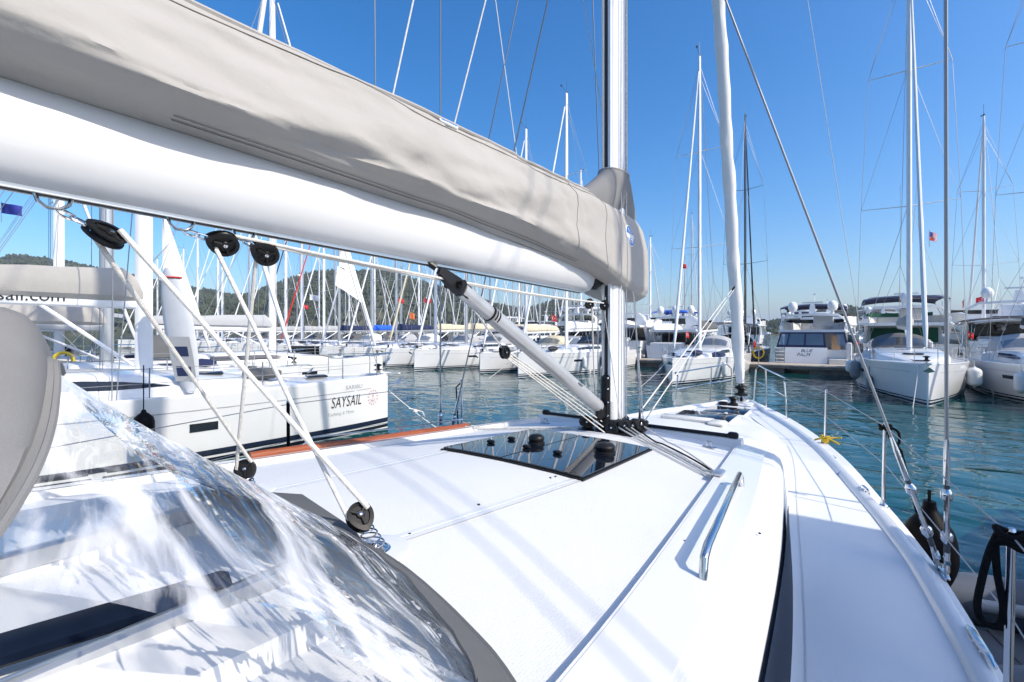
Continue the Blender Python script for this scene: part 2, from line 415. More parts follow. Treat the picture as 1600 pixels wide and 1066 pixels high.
def far_hills():
    mb = MB(); secs = []
    tab = [(880, 519), (960, 512), (1010, 509), (1050, 506), (1085, 508), (1130, 512), (1180, 511), (1230, 507), (1300, 512), (1400, 518)]
    for k, q in ((0, 0.0), (1, .6), (2, 1.0), (3, .7)):
        row = []
        for i in range(61):
            px = lerp(880, 1400, i/60); r = ray(px, 520); d = 6000+k*500
            row.append(Vector((CAM.x+r.x*d, CAM.y+r.y*d, max(-5, (520-smooth_interp(tab, px))/F_PX*7000*q+noise.noise(Vector((i*.3, k, 5)))*8*q))))
        secs.append(row)
    tag(mb.loft(secs).build('far_hills', 'far_hill', None, 60), kind='structure')
far_hills()

# a low cloud bank behind the ridge is built as soft clumps of real spheres far away
def pontoon():
    root = thing('pontoon', 'long floating wooden pontoon with concrete floats behind the facing row of yachts', 'pontoon', (-25, 36.1, 0))
    part('walkway', 'pontoon_deck', root, lambda m: m.rbox((0, 0, .52), (130, 2.2, .10), .02))
    part('edge_beam', 'pontoon_side', root, lambda m: m.box((0, -1.075, .40), (129.9, .10, .17)))
    part('edge_beam', 'pontoon_side', root, lambda m: m.box((0, 1.075, .40), (129.9, .10, .17)))
    f0 = MB().rbox((0, 0, .12), (2.6, 1.9, .42), .04).mesh('float', 'pontoon_side')
    for k in range(32):
        o = link(bpy.data.objects.new('float', f0), root); o.location = (-62+k*4.0, 0, 0)
pontoon()
def pedestal(x, y, label):
    root = thing('service_pedestal', label, 'pedestal', (x, y, .57), 0, 'service pedestals on the pontoon')
    part('post', 'white_plastic', root, lambda m: m.rbox((0, 0, .45), (.2, .2, .9), .02))
    part('cap', 'teal_plastic', root, lambda m: m.rbox((0, 0, .95), (.26, .26, .1), .03))
    part('socket', 'black_plastic', root, lambda m: m.rbox((0, -.106, .6), (.12, .02, .2), .005))
pedestal(-11.9, 35.6, 'white service pedestal with teal cap on the pontoon beside the grey dinghy')
pedestal(-4.2, 35.6, 'white service pedestal with teal cap on the pontoon beside the twin masted black rig')
pedestal(3.6, 35.6, 'white service pedestal with teal cap on the pontoon right of the named motor yacht')
# ================================================================== BOAT BUILDERS
def hb_gen(L, B):
    def hb(s):
        s = max(0.0, min(1.0, s))
        if s < .58: f = (1-(1-s/.58)**2.05)**.80
        else: f = 1-.13*((s-.58)/.42)**2
        return max(.035, B/2*f)
    return hb
class Hull:
    """plan and section functions of a hull; bow stem at the origin, stern at y=-L"""
    def __init__(s, L, B, fb): s.L, s.B, s.fb, s.hb = L, B, fb, hb_gen(L, B)
    def sheer(s, q): return s.fb*(1-.13*q+.05*q*q)
    def w(s, q, z):
        h = s.sheer(q); b = s.hb(q); k0 = .50+.42*min(1, q/.42)
        if z >= 0: return b*(k0+(1-k0)*min(1, z/h)**.72)
        return b*k0*max(.05, 1+z*1.7)
    def p(s, q, z, side, off=0.0): return Vector((side*(s.w(q, z)+off), -q*s.L, z))
    def skin(s, mb, st=26):
        zs = [-.35, -.12, .0, .12, .3, .55, .8, 1.0]
        for side in (1, -1):
            secs = []
            for i in range(st+1):
                q = (i/st)**1.35; h = s.sheer(q)
                secs.append([s.p(q, (z if z <= 0 else z*h), side) for z in zs])
            if side < 0: secs = [list(reversed(x)) for x in secs]
            mb.loft(secs)
        a = [s.p(1, (z if z <= 0 else z*s.sheer(1)), 1) for z in zs]; b = [s.p(1, (z if z <= 0 else z*s.sheer(1)), -1) for z in zs]
        mb.loft([a, b]); a = [s.p(0, (z if z <= 0 else z*s.sheer(0)), 1) for z in zs]; b = [s.p(0, (z if z <= 0 else z*s.sheer(0)), -1) for z in zs]
        mb.loft([b, a])
    def band(s, mb, z0, z1, q0=0.0, q1=1.0, off=.004, n=24, rel=False, sides=(1, -1)):
        for side in sides:
            secs = []
            for i in range(n+1):
                q = q0+(q1-q0)*(i/n)**(1.3 if q0 == 0 else 1); h = s.sheer(q) if rel else 1
                secs.append([s.p(q, z0*h, side, off), s.p(q, (z0+z1)/2*h, side, off), s.p(q, z1*h, side, off)])
            if side < 0: secs = [list(reversed(x)) for x in secs]
            mb.loft(secs)

def roof_fn(H, q0, q1, hgt, gap):
    """coachroof: half width and height over the deck at fraction q"""
    def cw(q): return max(.12, min(H.hb(q)-gap, H.B*.30)*min(1, max(.02, (q-q0)/.12))**.5)
    def ch(q):
        t = (q-q0)/(q1-q0); return hgt*(min(1, max(0, t)/.55)**.75)
    return cw, ch

def pts_arc(p0, p1, sag, n=8):
    p0, p1 = Vector(p0), Vector(p1); r = []
    for i in range(n+1):
        t = i/n; p = p0.lerp(p1, t); p.z -= sag*4*t*(1-t); r.append(p)
    return r

def yacht(label, bow, rz, L=13.0, B=4.1, fb=1.45, mast=19.0, hull='gelcoat', cover='canvas', hood='canvas_grey', bimini='canvas_grey', stripe='hull_navy',
          mast_m='mast_paint', genoa=True, spreaders=2, det=2, boom=True, cabin_win='window', mast_q=.42, group=None, uv='canvas_white', radar=False, hullwin=True, sail_clew=None, wire='wire', boom_h=1.05, cov_h=.62):
    R = thing('sailing_yacht', label, 'sailing yacht', (bow[0], bow[1], 0), rz, group)
    H = Hull(L, B, fb); rnd = random.Random(int(abs(bow[0]*131+bow[1]*17))+1)
    part('hull', hull, R, lambda m: H.skin(m))
    def stripes(m): H.band(m, .03, .12); H.band(m, .17, .22)
    part('waterline_stripe', stripe, R, stripes)
    part('cove_line', 'print_grey', R, lambda m: H.band(m, .80, .815, .01, .97, rel=True))
    if hullwin:
        for side in (1, -1):
            for qa in (.30, .52):
                part('hull_window', 'window', R, lambda m: H.band(m, .60, .70, qa, qa+.055, .006, 4, True, (side,)), 20)
    # deck
    n = 22
    def deck(m):
        secs = []
        for i in range(n+1):
            q = (i/n)**1.3; b = H.hb(q)-.01; z = H.sheer(q)-.015
            secs.append([V(b*k, -q*L, z+.06*(1-k*k)*min(1, b)) for k in (1, .5, 0, -.5, -1)])
        m.loft(secs)
    part('deck', 'gelcoat', R, deck)
    for side in (1, -1):
        part('toe_rail', 'gelcoat' if det > 1 else 'far_white', R, lambda m: m.tube([V(side*(H.hb(q)-.03), -q*L, H.sheer(q)+.02) for q in [(i/n)**1.3 for i in range(n+1)]], .035, 5))
    # coachroof
    q0, q1 = .18, .70; cw, ch = roof_fn(H, q0, q1, .46, .55)
    def dz(q): return H.sheer(q)+.02
    def roof(m):
        secs = []
        for i in range(19):
            q = lerp(q0, q1, i/18); w, h = cw(q), ch(q)
            secs.append([V(x, -q*L, dz(q)+z) for x, z in ((w+.08, -.05), (w+.02, h*.45), (w-.05, h*.85), (w-.16, h*1.0), (w*.4, h*1.06+.01), (0, h*1.08+.012),
                         (-w*.4, h*1.06+.01), (-w+.16, h), (-w+.05, h*.85), (-w-.02, h*.45), (-w-.08, -.05))])
        m.loft(secs); m.f.append(tuple(range(len(m.v)-11, len(m.v))))
    part('coachroof', 'gelcoat', R, roof)
    for side in (1, -1):
        def cwin(m):
            secs = []
            for i in range(9):
                q = lerp(.36, .62, i/8); w, h = cw(q), ch(q); k = min(1, i/1.6)
                secs.append([V(side*(w+.03), -q*L, dz(q)+h*lerp(.6, .38, k)), V(side*(w-.025), -q*L, dz(q)+h*lerp(.62, .80, k))])
            if side < 0: secs = [list(reversed(x)) for x in secs]
            m.loft(secs)
        part('cabin_window', cabin_win, R, cwin, 20)
    def hatch_q(q, w, l):
        z = dz(q)+(ch(q)*1.08 if q > q0 else .05)+.03
        part('hatch', 'window', R, lambda m: m.rbox((0, -q*L, z), (w, l, .05), .02))
    hatch_q(.14, .5, .5)
    if det > 0: hatch_q(.31, .7, .5)
    # mast and rig
    ym = -mast_q*L; zb = dz(mast_q)+ch(mast_q)*1.05
    mo = part('mast', mast_m, R, lambda m: m.tube([V(0, ym, zb), V(0, ym, zb+(mast-zb)*.75), V(0, ym-.02, mast)], [.105, .10, .07], 10, True, False, 1.55))
    part('masthead_instruments', 'wire_dark', mo, lambda m: (m.tube([V(0, ym, mast), V(0, ym, mast+.9)], .012, 4), m.tube([V(0, ym+.1, mast+.1), V(0, ym+.6, mast+.25)], .012, 4), m.box(V(0, ym+.62, mast+.28), (.1, .12, .06)), m.ball(V(0, ym-.1, mast+.1), .07, 6)))
    sp = []
    wtop = mast*.965
    for k in range(spreaders):
        z = zb+(mast-zb)*((k+1)/(spreaders+1)*.98+.02); ln = (B*.42)*(1-.16*k)
        for side in (1, -1): part('spreader', mast_m, mo, lambda m: m.tube([V(0, ym, z), V(side*ln, ym-.25, z+.12)], [.05, .028], 5, True, False, .5))
        sp.append((z+.12, ln))
    rw = .009 if det > 1 else .010
    for side in (1, -1):
        chain = V(side*(H.hb(mast_q+.02)-.05), ym-.25, H.sheer(mast_q))
        pts = [chain]+[V(side*ln, ym-.25, z) for z, ln in sp]+[V(side*.05, ym, wtop)]
        tube_obj('shroud', wire, R, pts, rw, 4)
        tube_obj('shroud', wire, R, [chain+V(-side*.05, .05, 0), V(side*.06, ym, sp[0][0]-.15)], rw, 4)
        for (z0, l0), z1 in zip(sp, [z for z, l in sp[1:]]+[wtop-.6]): tube_obj('diagonal_stay', wire, R, [V(side*l0, ym-.25, z0), V(side*.06, ym, z1-.1)], rw*.8, 4)
        tube_obj('backstay', wire, R, [V(side*B*.36, -L+.1, H.sheer(1)), V(0, -L*.72, H.sheer(1)+5), V(0, ym-.1, mast)], rw, 4)
    foot = V(0, -.25, H.sheer(0)+.12); top = V(0, ym+.12, wtop)
    if genoa:
        nn = 22; pts = [foot.lerp(top, .025+.955*i/nn) for i in range(nn+1)]
        rr = [(.035 if i == 0 else .085+.018*noise.noise(V(i*.9, bow[0], 0))-.045*(i/nn)) for i in range(nn+1)]
        part('furled_sail', uv, R, lambda m: m.tube(pts, rr, 8))
        if sail_clew:
            # the clew of the jib left unrolled as a white triangle
            za, zc, zd, out = sail_clew
            def tri(m):
                ts = lambda z: (z-foot.z)/(top.z-foot.z); secs = []
                for i in range(9):
                    u = i/8; p = foot.lerp(top, ts(lerp(zd, za, u))); back = out*(1-u)**.9*(1 if u > .25 else 1)
                    q = p+V(0, -back, 0)
                    if u < .5: q.z = max(q.z, lerp(zc, za, u))
                    secs.append([p.lerp(q, t)+V(.12*sin(pi*t), 0, 0) for t in (0, .33, .66, 1)])
                m.sheet(secs, .01)
            part('jib_clew', uv, R, tri)
    else: tube_obj('forestay', wire, R, [foot, top], rw, 4)
    part('furler_drum', 'black_plastic', R, lambda m: m.lathe([(.05, 0), (.13, .02), (.05, .06), (.05, .12), (.13, .16), (.04, .2)], 10, Matrix.Translation(foot+V(0, -.02, .02))))
    if boom:
        zbm = zb+boom_h; yb = ym-.12; ln = L*.36
        bo = part('boom', mast_m, R, lambda m: m.tube([V(0, yb, zbm), V(0, yb-ln, zbm+.1)], .09, 8, True, False, 1.3))
        def cov(m):
            secs = []
            for i in range(15):
                t = i/14; y = yb+.12-(ln+.05)*t; hh = lerp(cov_h, cov_h*.6, t)*(1 if 0 < i < 14 else .55)+.03*noise.noise(V(i*.7, bow[0], 2)); ww = lerp(.2, .14, t)*(1 if 0 < i < 14 else .5)
                z0 = zbm+.1*t+.05
                secs.append([V(ww*a+.02*noise.noise(V(i, a, bow[1])), y, z0+hh*b) for a, b in ((.45, 0), (.95, .15), (1, .45), (.7, .85), (.2, 1), (-.2, 1), (-.7, .85), (-1, .45), (-.95, .15), (-.45, 0))])
            m.loft(secs, closed=True, cap=True)
        part('sail_cover', cover, R, cov)
        part('vang', mast_m, R, lambda m: m.tube([V(0, ym-.18, zb+.15), V(0, yb-1.5, zbm-.06)], .04, 6))
        if det > 0:
            tube_obj('topping_lift', wire, R, [V(0, yb-ln, zbm+.2), V(0, ym-.1, mast)], rw*.8, 4)
            for side in (1, -1): tube_obj('lazy_jack', wire, R, [V(side*.12, yb-ln*.55, zbm+.5), V(side*.3, ym-.2, sp[0][0]+1)], rw*.7, 4)
    # deck gear
    if det > 0:
        zr = .62; st = 'steel'
        def pulpit(m):
            qa = [.105, .05, .012]
            up = [V(H.hb(q)*.95, -q*L, H.sheer(q)+zr) for q in qa]
            m.tube(up+[V(.1, .12, H.sheer(0)+zr+.03), V(-.1, .12, H.sheer(0)+zr+.03)]+[V(-p.x, p.y, p.z) for p in reversed(up)], .014, 5)
            for q in (.105, .03):
                for side in (1, -1): m.tube([V(side*H.hb(q)*.95, -q*L, H.sheer(q)), V(side*H.hb(q)*.95, -q*L, H.sheer(q)+zr)], .014, 5)
        part('pulpit', st, R, pulpit)
        sq = [.105, .24, .38, .52, .66, .80, .94]
        for q in sq[1:]:
            for side in (1, -1): part('stanchion', st, R, lambda m: m.tube([V(side*(H.hb(q)-.05), -q*L, H.sheer(q)), V(side*(H.hb(q)-.05), -q*L, H.sheer(q)+zr)], .013, 5))
        for side in (1, -1):
            for zz in (zr-.02, zr*.52): tube_obj('lifeline', wire, R, [V(side*(H.hb(q)*(1 if q > .11 else .95)-(.05 if q > .11 else 0)), -q*L, H.sheer(q)+zz) for q in sq], .006, 4)
        def anchor(m):
            z = H.sheer(0)
            m.box(V(0, .05, z+.05), (.16, .5, .05)); m.tube([V(0, -.3, z+.1), V(0, .38, z+.02)], .03, 5)
            m.add([V(0, .48, z-.05), V(.17, .30, z-.22), V(0, .2, z-.28), V(-.17, .30, z-.22), V(0, .34, z-.12)], [(0, 1, 4), (0, 4, 3), (1, 2, 4), (2, 3, 4), (0, 3, 2, 1)])
        part('anchor', 'alu', R, anchor)
        qh = .70; wh = cw(qh)*.92
        def hood_secs(off):
            secs = []
            for i, (q, hh, ws) in enumerate(((.655, .10, .96), (.67, .42, .98), (.695, .74, 1.0), (.735, .86, 1.02), (.775, .84, 1.03))):
                z0 = dz(q)+.40; secs.append([V(cos(a)*wh*ws*(1+.0), -q*L, z0+(hh+off)*max(0, sin(a))**.55) for a in [pi*k/12 for k in range(13)]])
            return secs
        ho = part('sprayhood', hood, R, lambda m: m.sheet(hood_secs(0), .012))
        # windows in the hood
        def hwin(m, ka, kb):
            S = hood_secs(.012); rows = []
            for t in (.35, .65, .95): rows.append([S[0][k].lerp(S[1][k], t) for k in range(ka, kb+1)])
            for t in (.3, .7): rows.append([S[1][k].lerp(S[2][k], t) for k in range(ka, kb+1)])
            m.loft([[p+V(0, .012, .004) for p in r] for r in rows])
        for ka, kb in ((2, 5), (5, 7), (7, 10)): part('hood_window', 'clear_pane' if det > 1 else 'window', ho, lambda m: hwin(m, ka, kb), 60)
        if bimini:
            qa, qb = .83, .99; zt = H.sheer(1)+2.15; wb = B*.43
            def bim(m):
                m.sheet([[V(wb*k, -q*L, zt-.16*abs(k)**2.5-.08*e) for k in (1, .75, .4, 0, -.4, -.75, -1)] for q, e in ((qa, 1), (qa+.04, .2), ((qa+qb)/2, 0), (qb-.04, .2), (qb, 1))], .02)
            bi = part('bimini', bimini, R, bim)
            for q in (qa+.01, (qa+qb)/2, qb-.01):
                part('bimini_hoop', 'steel', bi, lambda m: m.tube([V(wb, -(qa+qb)/2*L, H.sheer(1)+.6), V(wb, -q*L, zt-.30), V(wb*.93, -q*L, zt-.16), V(0, -q*L, zt-.06), V(-wb*.93, -q*L, zt-.16), V(-wb, -q*L, zt-.30), V(-wb, -(qa+qb)/2*L, H.sheer(1)+.6)], .014, 5))
        # cockpit coamings and wheels
        for side in (1, -1):
            part('cockpit_coaming', 'gelcoat', R, lambda m: m.loft([[V(side*x, -q*L, H.sheer(q)+z) for x, z in ((H.hb(q)*.80, -.02), (H.hb(q)*.76, .30), (H.hb(q)*.58, .32), (H.hb(q)*.55, -.02))] for q in (.69, .75, .85, .96)], closed=True, cap=True))
            wy = -.90*L; wx = side*B*.22; wz = H.sheer(1)+.55
            part('steering_wheel', 'steel', R, lambda m: (m.tube([V(wx+cos(a)*.38, wy, wz+sin(a)*.38) for a in [2*pi*k/18 for k in range(18)]], .018, 5, False, True), [m.tube([V(wx, wy, wz), V(wx+cos(a)*.38, wy, wz+sin(a)*.38)], .01, 4) for a in (0, 2.1, 4.2)], m.tube([V(wx, wy-.02, wz), V(wx, wy-.3, wz-.7)], .06, 6)))
        # stern rail, lifebuoy and other gear
        zs_ = H.sheer(1)
        def pushpit(m):
            for side in (1, -1):
                m.tube([V(side*B*.40, -L*.90, zs_), V(side*B*.40, -L*.90, zs_+.66), V(side*B*.41, -L+.1, zs_+.66), V(side*B*.2, -L+.04, zs_+.64), V(side*B*.2, -L+.04, zs_)], .014, 5)
                m.tube([V(side*B*.40, -L*.90, zs_+.34), V(side*B*.41, -L+.1, zs_+.34), V(side*B*.2, -L+.04, zs_+.33)], .010, 5)
        part('stern_rail', 'steel', R, pushpit)
        part('lifebuoy', rnd.choice(['orange', 'print_white', 'canvas_red', 'yellow']), R, lambda m: m.tube([V(B*.42, -L*.95+cos(a)*.24, zs_+.45+sin(a)*.27) for a in [-.9+5.0*k/12 for k in range(13)]], .055, 7))
        if rnd.random() < .5: part('outboard_motor', 'black_plastic', R, lambda m: (m.rbox((-B*.40, -L*.97, zs_+.72), (.26, .36, .30), .06), m.tube([V(-B*.40, -L*.97, zs_+.6), V(-B*.40, -L*.97, zs_+.1)], .05, 6)))
        if bimini and rnd.random() < .45: part('solar_panel', 'dark_glass', R, lambda m: m.rbox((0, -.91*L, H.sheer(1)+2.19), (1.5, .7, .03), .008))
        if rnd.random() < .6: part('deck_bag', rnd.choice(['canvas_navy', 'canvas_grey', 'canvas_black', 'canvas_light']), R, lambda m: m.ball((rnd.choice([-.5, .5]), -.235*L, dz(.235)+ch(.235)*1.1+.12), .30, 10, (1.0, 1.5, .5)))
        part('companionway', 'window', R, lambda m: m.box((0, -.7*L+.01, dz(.7)+.2), (.62, .06, .62)))
        for side in (1, -1): part('winch', 'alu', R, lambda m: m.lathe([(.09, 0), (.07, .05), (.06, .12), (.085, .17), (.02, .19)], 10, Matrix.Translation(V(side*H.hb(.78)*.67, -.78*L, H.sheer(.78)+.32))))
        if radar: part('radar_dome', 'white_plastic', mo, lambda m: m.lathe([(.05, -.12), (.27, -.1), (.3, 0), (.27, .1), (.08, .15)], 14, Matrix.Translation(V(0, ym+.42, zb+(mast-zb)*.42))))
    R['_h'] = 0; del R['_h']
    return R, H

def boat_pt(R, p): return Matrix.Translation(R.location) @ Matrix.Rotation(R.rotation_euler[2], 4, 'Z') @ Vector(p)

def fender(label, p, mat_n='fender_white', h=.75, r=.14, line=.5, group=None, ball=False):
    root = thing('fender', label, 'fender', p, 0, group)       # p: lower end of the fender
    if ball: prof = [(.02, -.02), (r*.6, .06*h), (r*.95, .3*h), (r, .5*h), (r*.85, .72*h), (r*.4, .9*h), (.04, .96*h), (.035, 1.04*h)]
    else: prof = [(.03, -.02), (.045, .03*h), (r*.55, .07*h), (r*.9, .15*h), (r, .24*h), (r, .76*h), (r*.9, .85*h), (r*.55, .93*h), (.045, .97*h), (.03, 1.03*h)]
    if ball:
        pr = [V(a, 0, b) for a, b in prof]; prof = [(q.x, q.z) for q in [samp(pr, i/24) for i in range(25)]]
    part('body', mat_n, root, lambda m: m.lathe(prof, 28), 60)
    tube_obj('lanyard', 'rope_black' if mat_n != 'fender_white' else 'rope', root, [V(0, 0, h), V(0, 0, h+line)], .010, 5)
    return root

def flag(label, p, w, h, kind='tr', ang=0.6, group=None, pole=True):
    root = thing('flag', label, 'flag', p, ang, group)
    def wav(u, v): return V(u*w*.96, .06*w*sin(u*7)+.03*w*sin(v*4+u*3), (v-1)*h-.25*h*u)
    def cloth(m):
        m.sheet([[wav(i/8, j/4) for j in range(5)] for i in range(9)], .004)
    part('cloth', {'tr': 'flag_red', 'blue': 'flag_blue', 'us': 'print_white', 'white': 'print_white', 'orange': 'orange'}[kind], root, cloth)
    def patch(m, poly, off):
        for s in (off, -off-.004): m.add([wav(a, b)+V(0, s, 0) for a, b in poly], [tuple(range(len(poly)))])
    if kind == 'tr':
        def cres(m):
            out = [(.33+.17*cos(t)*h/w*1.0, .5+.25*sin(t)) for t in [radians(50+260*k/14) for k in range(15)]]
            inn = [(.365+.135*cos(t)*h/w, .5+.20*sin(t)) for t in [radians(310-260*k/14) for k in range(15)]]
            n = 15
            for s in (.006, -.010):
                b = len(m.v); m.v += [tuple(wav(*q)+V(0, s, 0)) for q in out+inn]
                m.f += [(b+k, b+k+1, b+2*n-2-k, b+2*n-1-k) for k in range(n-1)]
            star = [(.56+(.085 if k % 2 == 0 else .035)*cos(pi+k*pi/5)*h/w*1.5, .5+(.125 if k % 2 == 0 else .05)*sin(pi+k*pi/5)) for k in range(10)]
            patch(m, star, .006)
        part('crescent_and_star', 'print_white', root, cres, 0)
    if kind == 'us':
        part('canton', 'flag_blue', root, lambda m: patch(m, [(0, .46), (.2, .46), (.42, .46), (.42, 1), (.2, 1), (0, 1)], .007), 0)
        for k in range(0, 13, 2): part('stripe', 'flag_red', root, lambda m: patch(m, [(.0 if k < 6 else .42, k/13), (.7, k/13), (1, k/13), (1, (k+1)/13), (.7, (k+1)/13), (.0 if k < 6 else .42, (k+1)/13)], .005), 0)
    if pole: tube_obj('staff', 'wire', root, [V(0, 0, .08), V(0, 0, -h*1.9)], .012, 5)
    return root

def motor_yacht(label, pos, rz, L=14.0, B=4.4, fb=1.7, tiers=2, canopy='canvas_navy', domes=2, hull='far_white', arch=True, aft='open', group=None, win='window', name_txt=None, stripe='hull_navy', flyglass=True):
    """stern centre at the origin, bow towards +y"""
    R = thing('motor_yacht', label, 'motor yacht', (pos[0], pos[1], 0), rz, group)
    def hb(t): return B/2*(.93+.07*min(1, t/.3))*(1 if t < .45 else max(.02, (1-((t-.45)/.55)**2.3)**.8))
    def sh(t): return fb*(1+.28*max(0, t-.15)**1.2)
    zs = [-.3, 0, .25, .6, .85, 1.0]
    def w(t, z):
        h = sh(t); k0 = .90-.45*max(0, t-.35)/.65
        return hb(t)*(k0+(1-k0)*min(1, max(0, z)/h)**.8)*(1 if z >= 0 else .8)
    def skin(m):
        for side in (1, -1):
            secs = []
            for i in range(23):
                t = 1-(1-i/22)**1.3; secs.append([V(side*w(t, z*(sh(t) if z > 0 else 1)), t*L*(1+(.0 if z > .5 else -.03*(.6-max(z, 0))*t)), z*(sh(t) if z > 0 else 1)) for z in zs])
            if side > 0: secs = [list(reversed(x)) for x in secs]
            m.loft(secs)
        m.add([V(w(0, z*sh(0) if z > 0 else z)*s, 0, z*sh(0) if z > 0 else z) for s in (-1, 1) for z in zs], [(0, 1, 7, 6), (1, 2, 8, 7), (2, 3, 9, 8), (3, 4, 10, 9), (4, 5, 11, 10)])
        secs = [[V(hb(t)*k, t*L, sh(t)-.03) for k in (-1, 0, 1)] for t in [i/16 for i in range(17)]]; m.loft(secs)
    part('hull', hull, R, skin)
    for side in (1, -1):
        def strip(m):
            secs = [[V(side*(w(t, z)+.006), t*L, z) for z in (.08, .2)] for t in [.0+.9*i/14 for i in range(15)]]
            m.loft([list(reversed(x)) for x in secs] if side > 0 else secs)
        part('waterline_stripe', stripe, R, strip)
        def hw(m):
            secs = [[V(side*(w(t, z*sh(t))+.008), t*L, z*sh(t)) for z in (.55, .72)] for t in [.30+.3*i/6 for i in range(7)]]
            m.loft([list(reversed(x)) for x in secs] if side > 0 else secs)
        part('hull_window', win, R, hw)
    part('swim_platform', 'far_white', R, lambda m: m.rbox((0, -.55, .42), (B*.9, 1.15, .1), .04))
    # saloon
    def house(name, t0, t1, z0, z1, ws, rake_f, rake_a, mt='far_white'):
        def f(m):
            secs = []
            for y, kz in ((t0*L, 0), (t0*L+rake_a*.5, .5), (t0*L+rake_a, 1)): pass
            rows = []
            for kz in (0, .12, .5, .9, 1.0):
                z = lerp(z0, z1, kz); ya = t0*L+rake_a*kz; yf = t1*L-rake_f*kz; wk = ws*(1-.10*kz)
                pts = []
                for i in range(13):
                    u = i/12; y = lerp(ya, yf, u); ww = wk*(1 if u < .6 else (1-((u-.6)/.4)**2.4*.72)); pts.append(V(ww, y, z))
                rows.append(pts+[V(-p.x, p.y, p.z) for p in reversed(pts)])
            m.loft(rows, closed=True, cap=True)
        return part(name, mt, R, f)
    def side_glass(t0, t1, z0, z1, ws, rf, ra, Z0, Z1, mt, off=.012):
        # wrap-round window band between heights Z0..Z1 of the house above, cut into panes
        def ptat(u, z, side):
            kz = (z-z0)/(z1-z0); ya = t0*L+ra*kz; yf = t1*L-rf*kz; wk = ws*(1-.10*kz); y = lerp(ya, yf, u)
            return V(side*(wk*(1 if u < .6 else (1-((u-.6)/.4)**2.4*.72))+off), y+(off if u > .95 else 0), z)
        for side in (1, -1):
            for ua, ub in ((.08, .28), (.30, .50), (.52, .70), (.72, .99)):
                def f(m):
                    secs = [[ptat(lerp(ua, ub, i/4), z, side) for z in (Z0, (Z0+Z1)/2, Z1)] for i in range(5)]
                    m.loft([list(reversed(x)) for x in secs] if side > 0 else secs)
                part('window', mt, R, f, 30)
        part('windscreen', mt, R, lambda m: m.loft([[V(k*ws*.26, t1*L-rf*((z-z0)/(z1-z0))+.02, z) for k in (1, 0, -1)] for z in (Z0, Z1)]), 30)
    h0 = fb*1.02; h1 = h0+1.15
    house('saloon', .20, .74, h0-.15, h1, B*.43, 2.3, -.1)
    side_glass(.20, .74, h0-.15, h1, B*.43, 2.3, -.1, h0+.38, h1-.22, win)
    # roof / flybridge deck
    part('flybridge_deck', 'far_white', R, lambda m: m.loft([[V(x*B*.45*k2, y*L, z) for x, z in ((1, h1), (1.02, h1+.10), (.97, h1+.2), (-.97, h1+.2), (-1.02, h1+.10), (-1, h1))] for y, k2 in ((.03, .92), (.06, 1.0), (.35, 1.0), (.5, .9), (.58, .6))], closed=True, cap=True))
    top = h1+.2
    if tiers >= 2:
        def coam(m):
            for side in (1, -1):
                m.loft([[V(side*B*.45*k2*a, y*L, z) for a, z in ((1, top-.05), (1.0, top+hh), (.93, top+hh), (.90, top-.05))] for y, k2, hh in ((.07, .98, .3), (.2, 1, .55), (.36, .98, .62), (.46, .82, .62), (.52, .5, .6))], closed=True, cap=True)
            m.loft([[V(B*.225*k, .52*L+.02, top-.05), V(B*.225*k, .52*L-.1, top+.6), V(B*.225*k, .52*L-.2, top+.58), V(B*.225*k, .52*L-.2, top-.05)] for k in (1, 0, -1)], closed=True, cap=True)
        part('flybridge_coaming', 'far_white', R, coam)
        if flyglass: part('flybridge_windscreen', win, R, lambda m: m.sheet([[V(B*.42*sin(a)*1.0, (.40+.11*cos(a))*L, top+.58+dz_) for a in [-1.3+2.6*k/8 for k in range(9)]] for dz_ in (0, .32)], .02))
        part('helm_seat', 'white_plastic', R, lambda m: (m.rbox((B*.12, .33*L, top+.5), (1.3, .5, .5), .06), m.rbox((B*.12, .33*L-.22, top+.9), (1.3, .14, .5), .05)))
    za = top+1.05
    if arch:
        part('radar_arch', 'far_white', R, lambda m: m.loft([[V(x, y0*L+.0, z)+V(0, dy, dzz) for dy, dzz in ((-.22, -.08), (.22, -.08), (.22, .08), (-.22, .08))] for x, y0, z in ((B*.44, .12, top), (B*.42, .10, za-.35), (B*.33, .085, za), (0, .08, za+.05), (-B*.33, .085, za), (-B*.42, .10, za-.35), (-B*.44, .12, top))], closed=True, cap=True))
        xs = {1: (0,), 2: (-B*.26, B*.26), 3: (-B*.28, 0, B*.28)}[domes]
        for k, x in enumerate(xs):
            part('satellite_dome', 'white_plastic', R, lambda m: (m.lathe([(.10, 0), (.08, .22), (.22, .26), (.30, .42), (.31, .6), (.25, .8), (.12, .92), (.02, .95)], 14, Matrix.Translation(V(x, .085*L, za+.07)))))
        part('radar_mast', 'far_white', R, lambda m: (m.loft([[V(a*w_, .09*L+b*w_, za+z) for a, b in ((1, 1), (-1, 1), (-1, -1), (1, -1))] for w_, z in ((.22, .05), (.14, .7), (.1, .8))], closed=True, cap=True), m.box(V(.0, .09*L, za+.92), (1.25, .12, .1)), m.tube([V(.12, .09*L, za+.7), V(.12, .09*L, za+1.5)], .02, 4), m.box(V(.12, .09*L, za+1.52), (.12, .12, .1))))
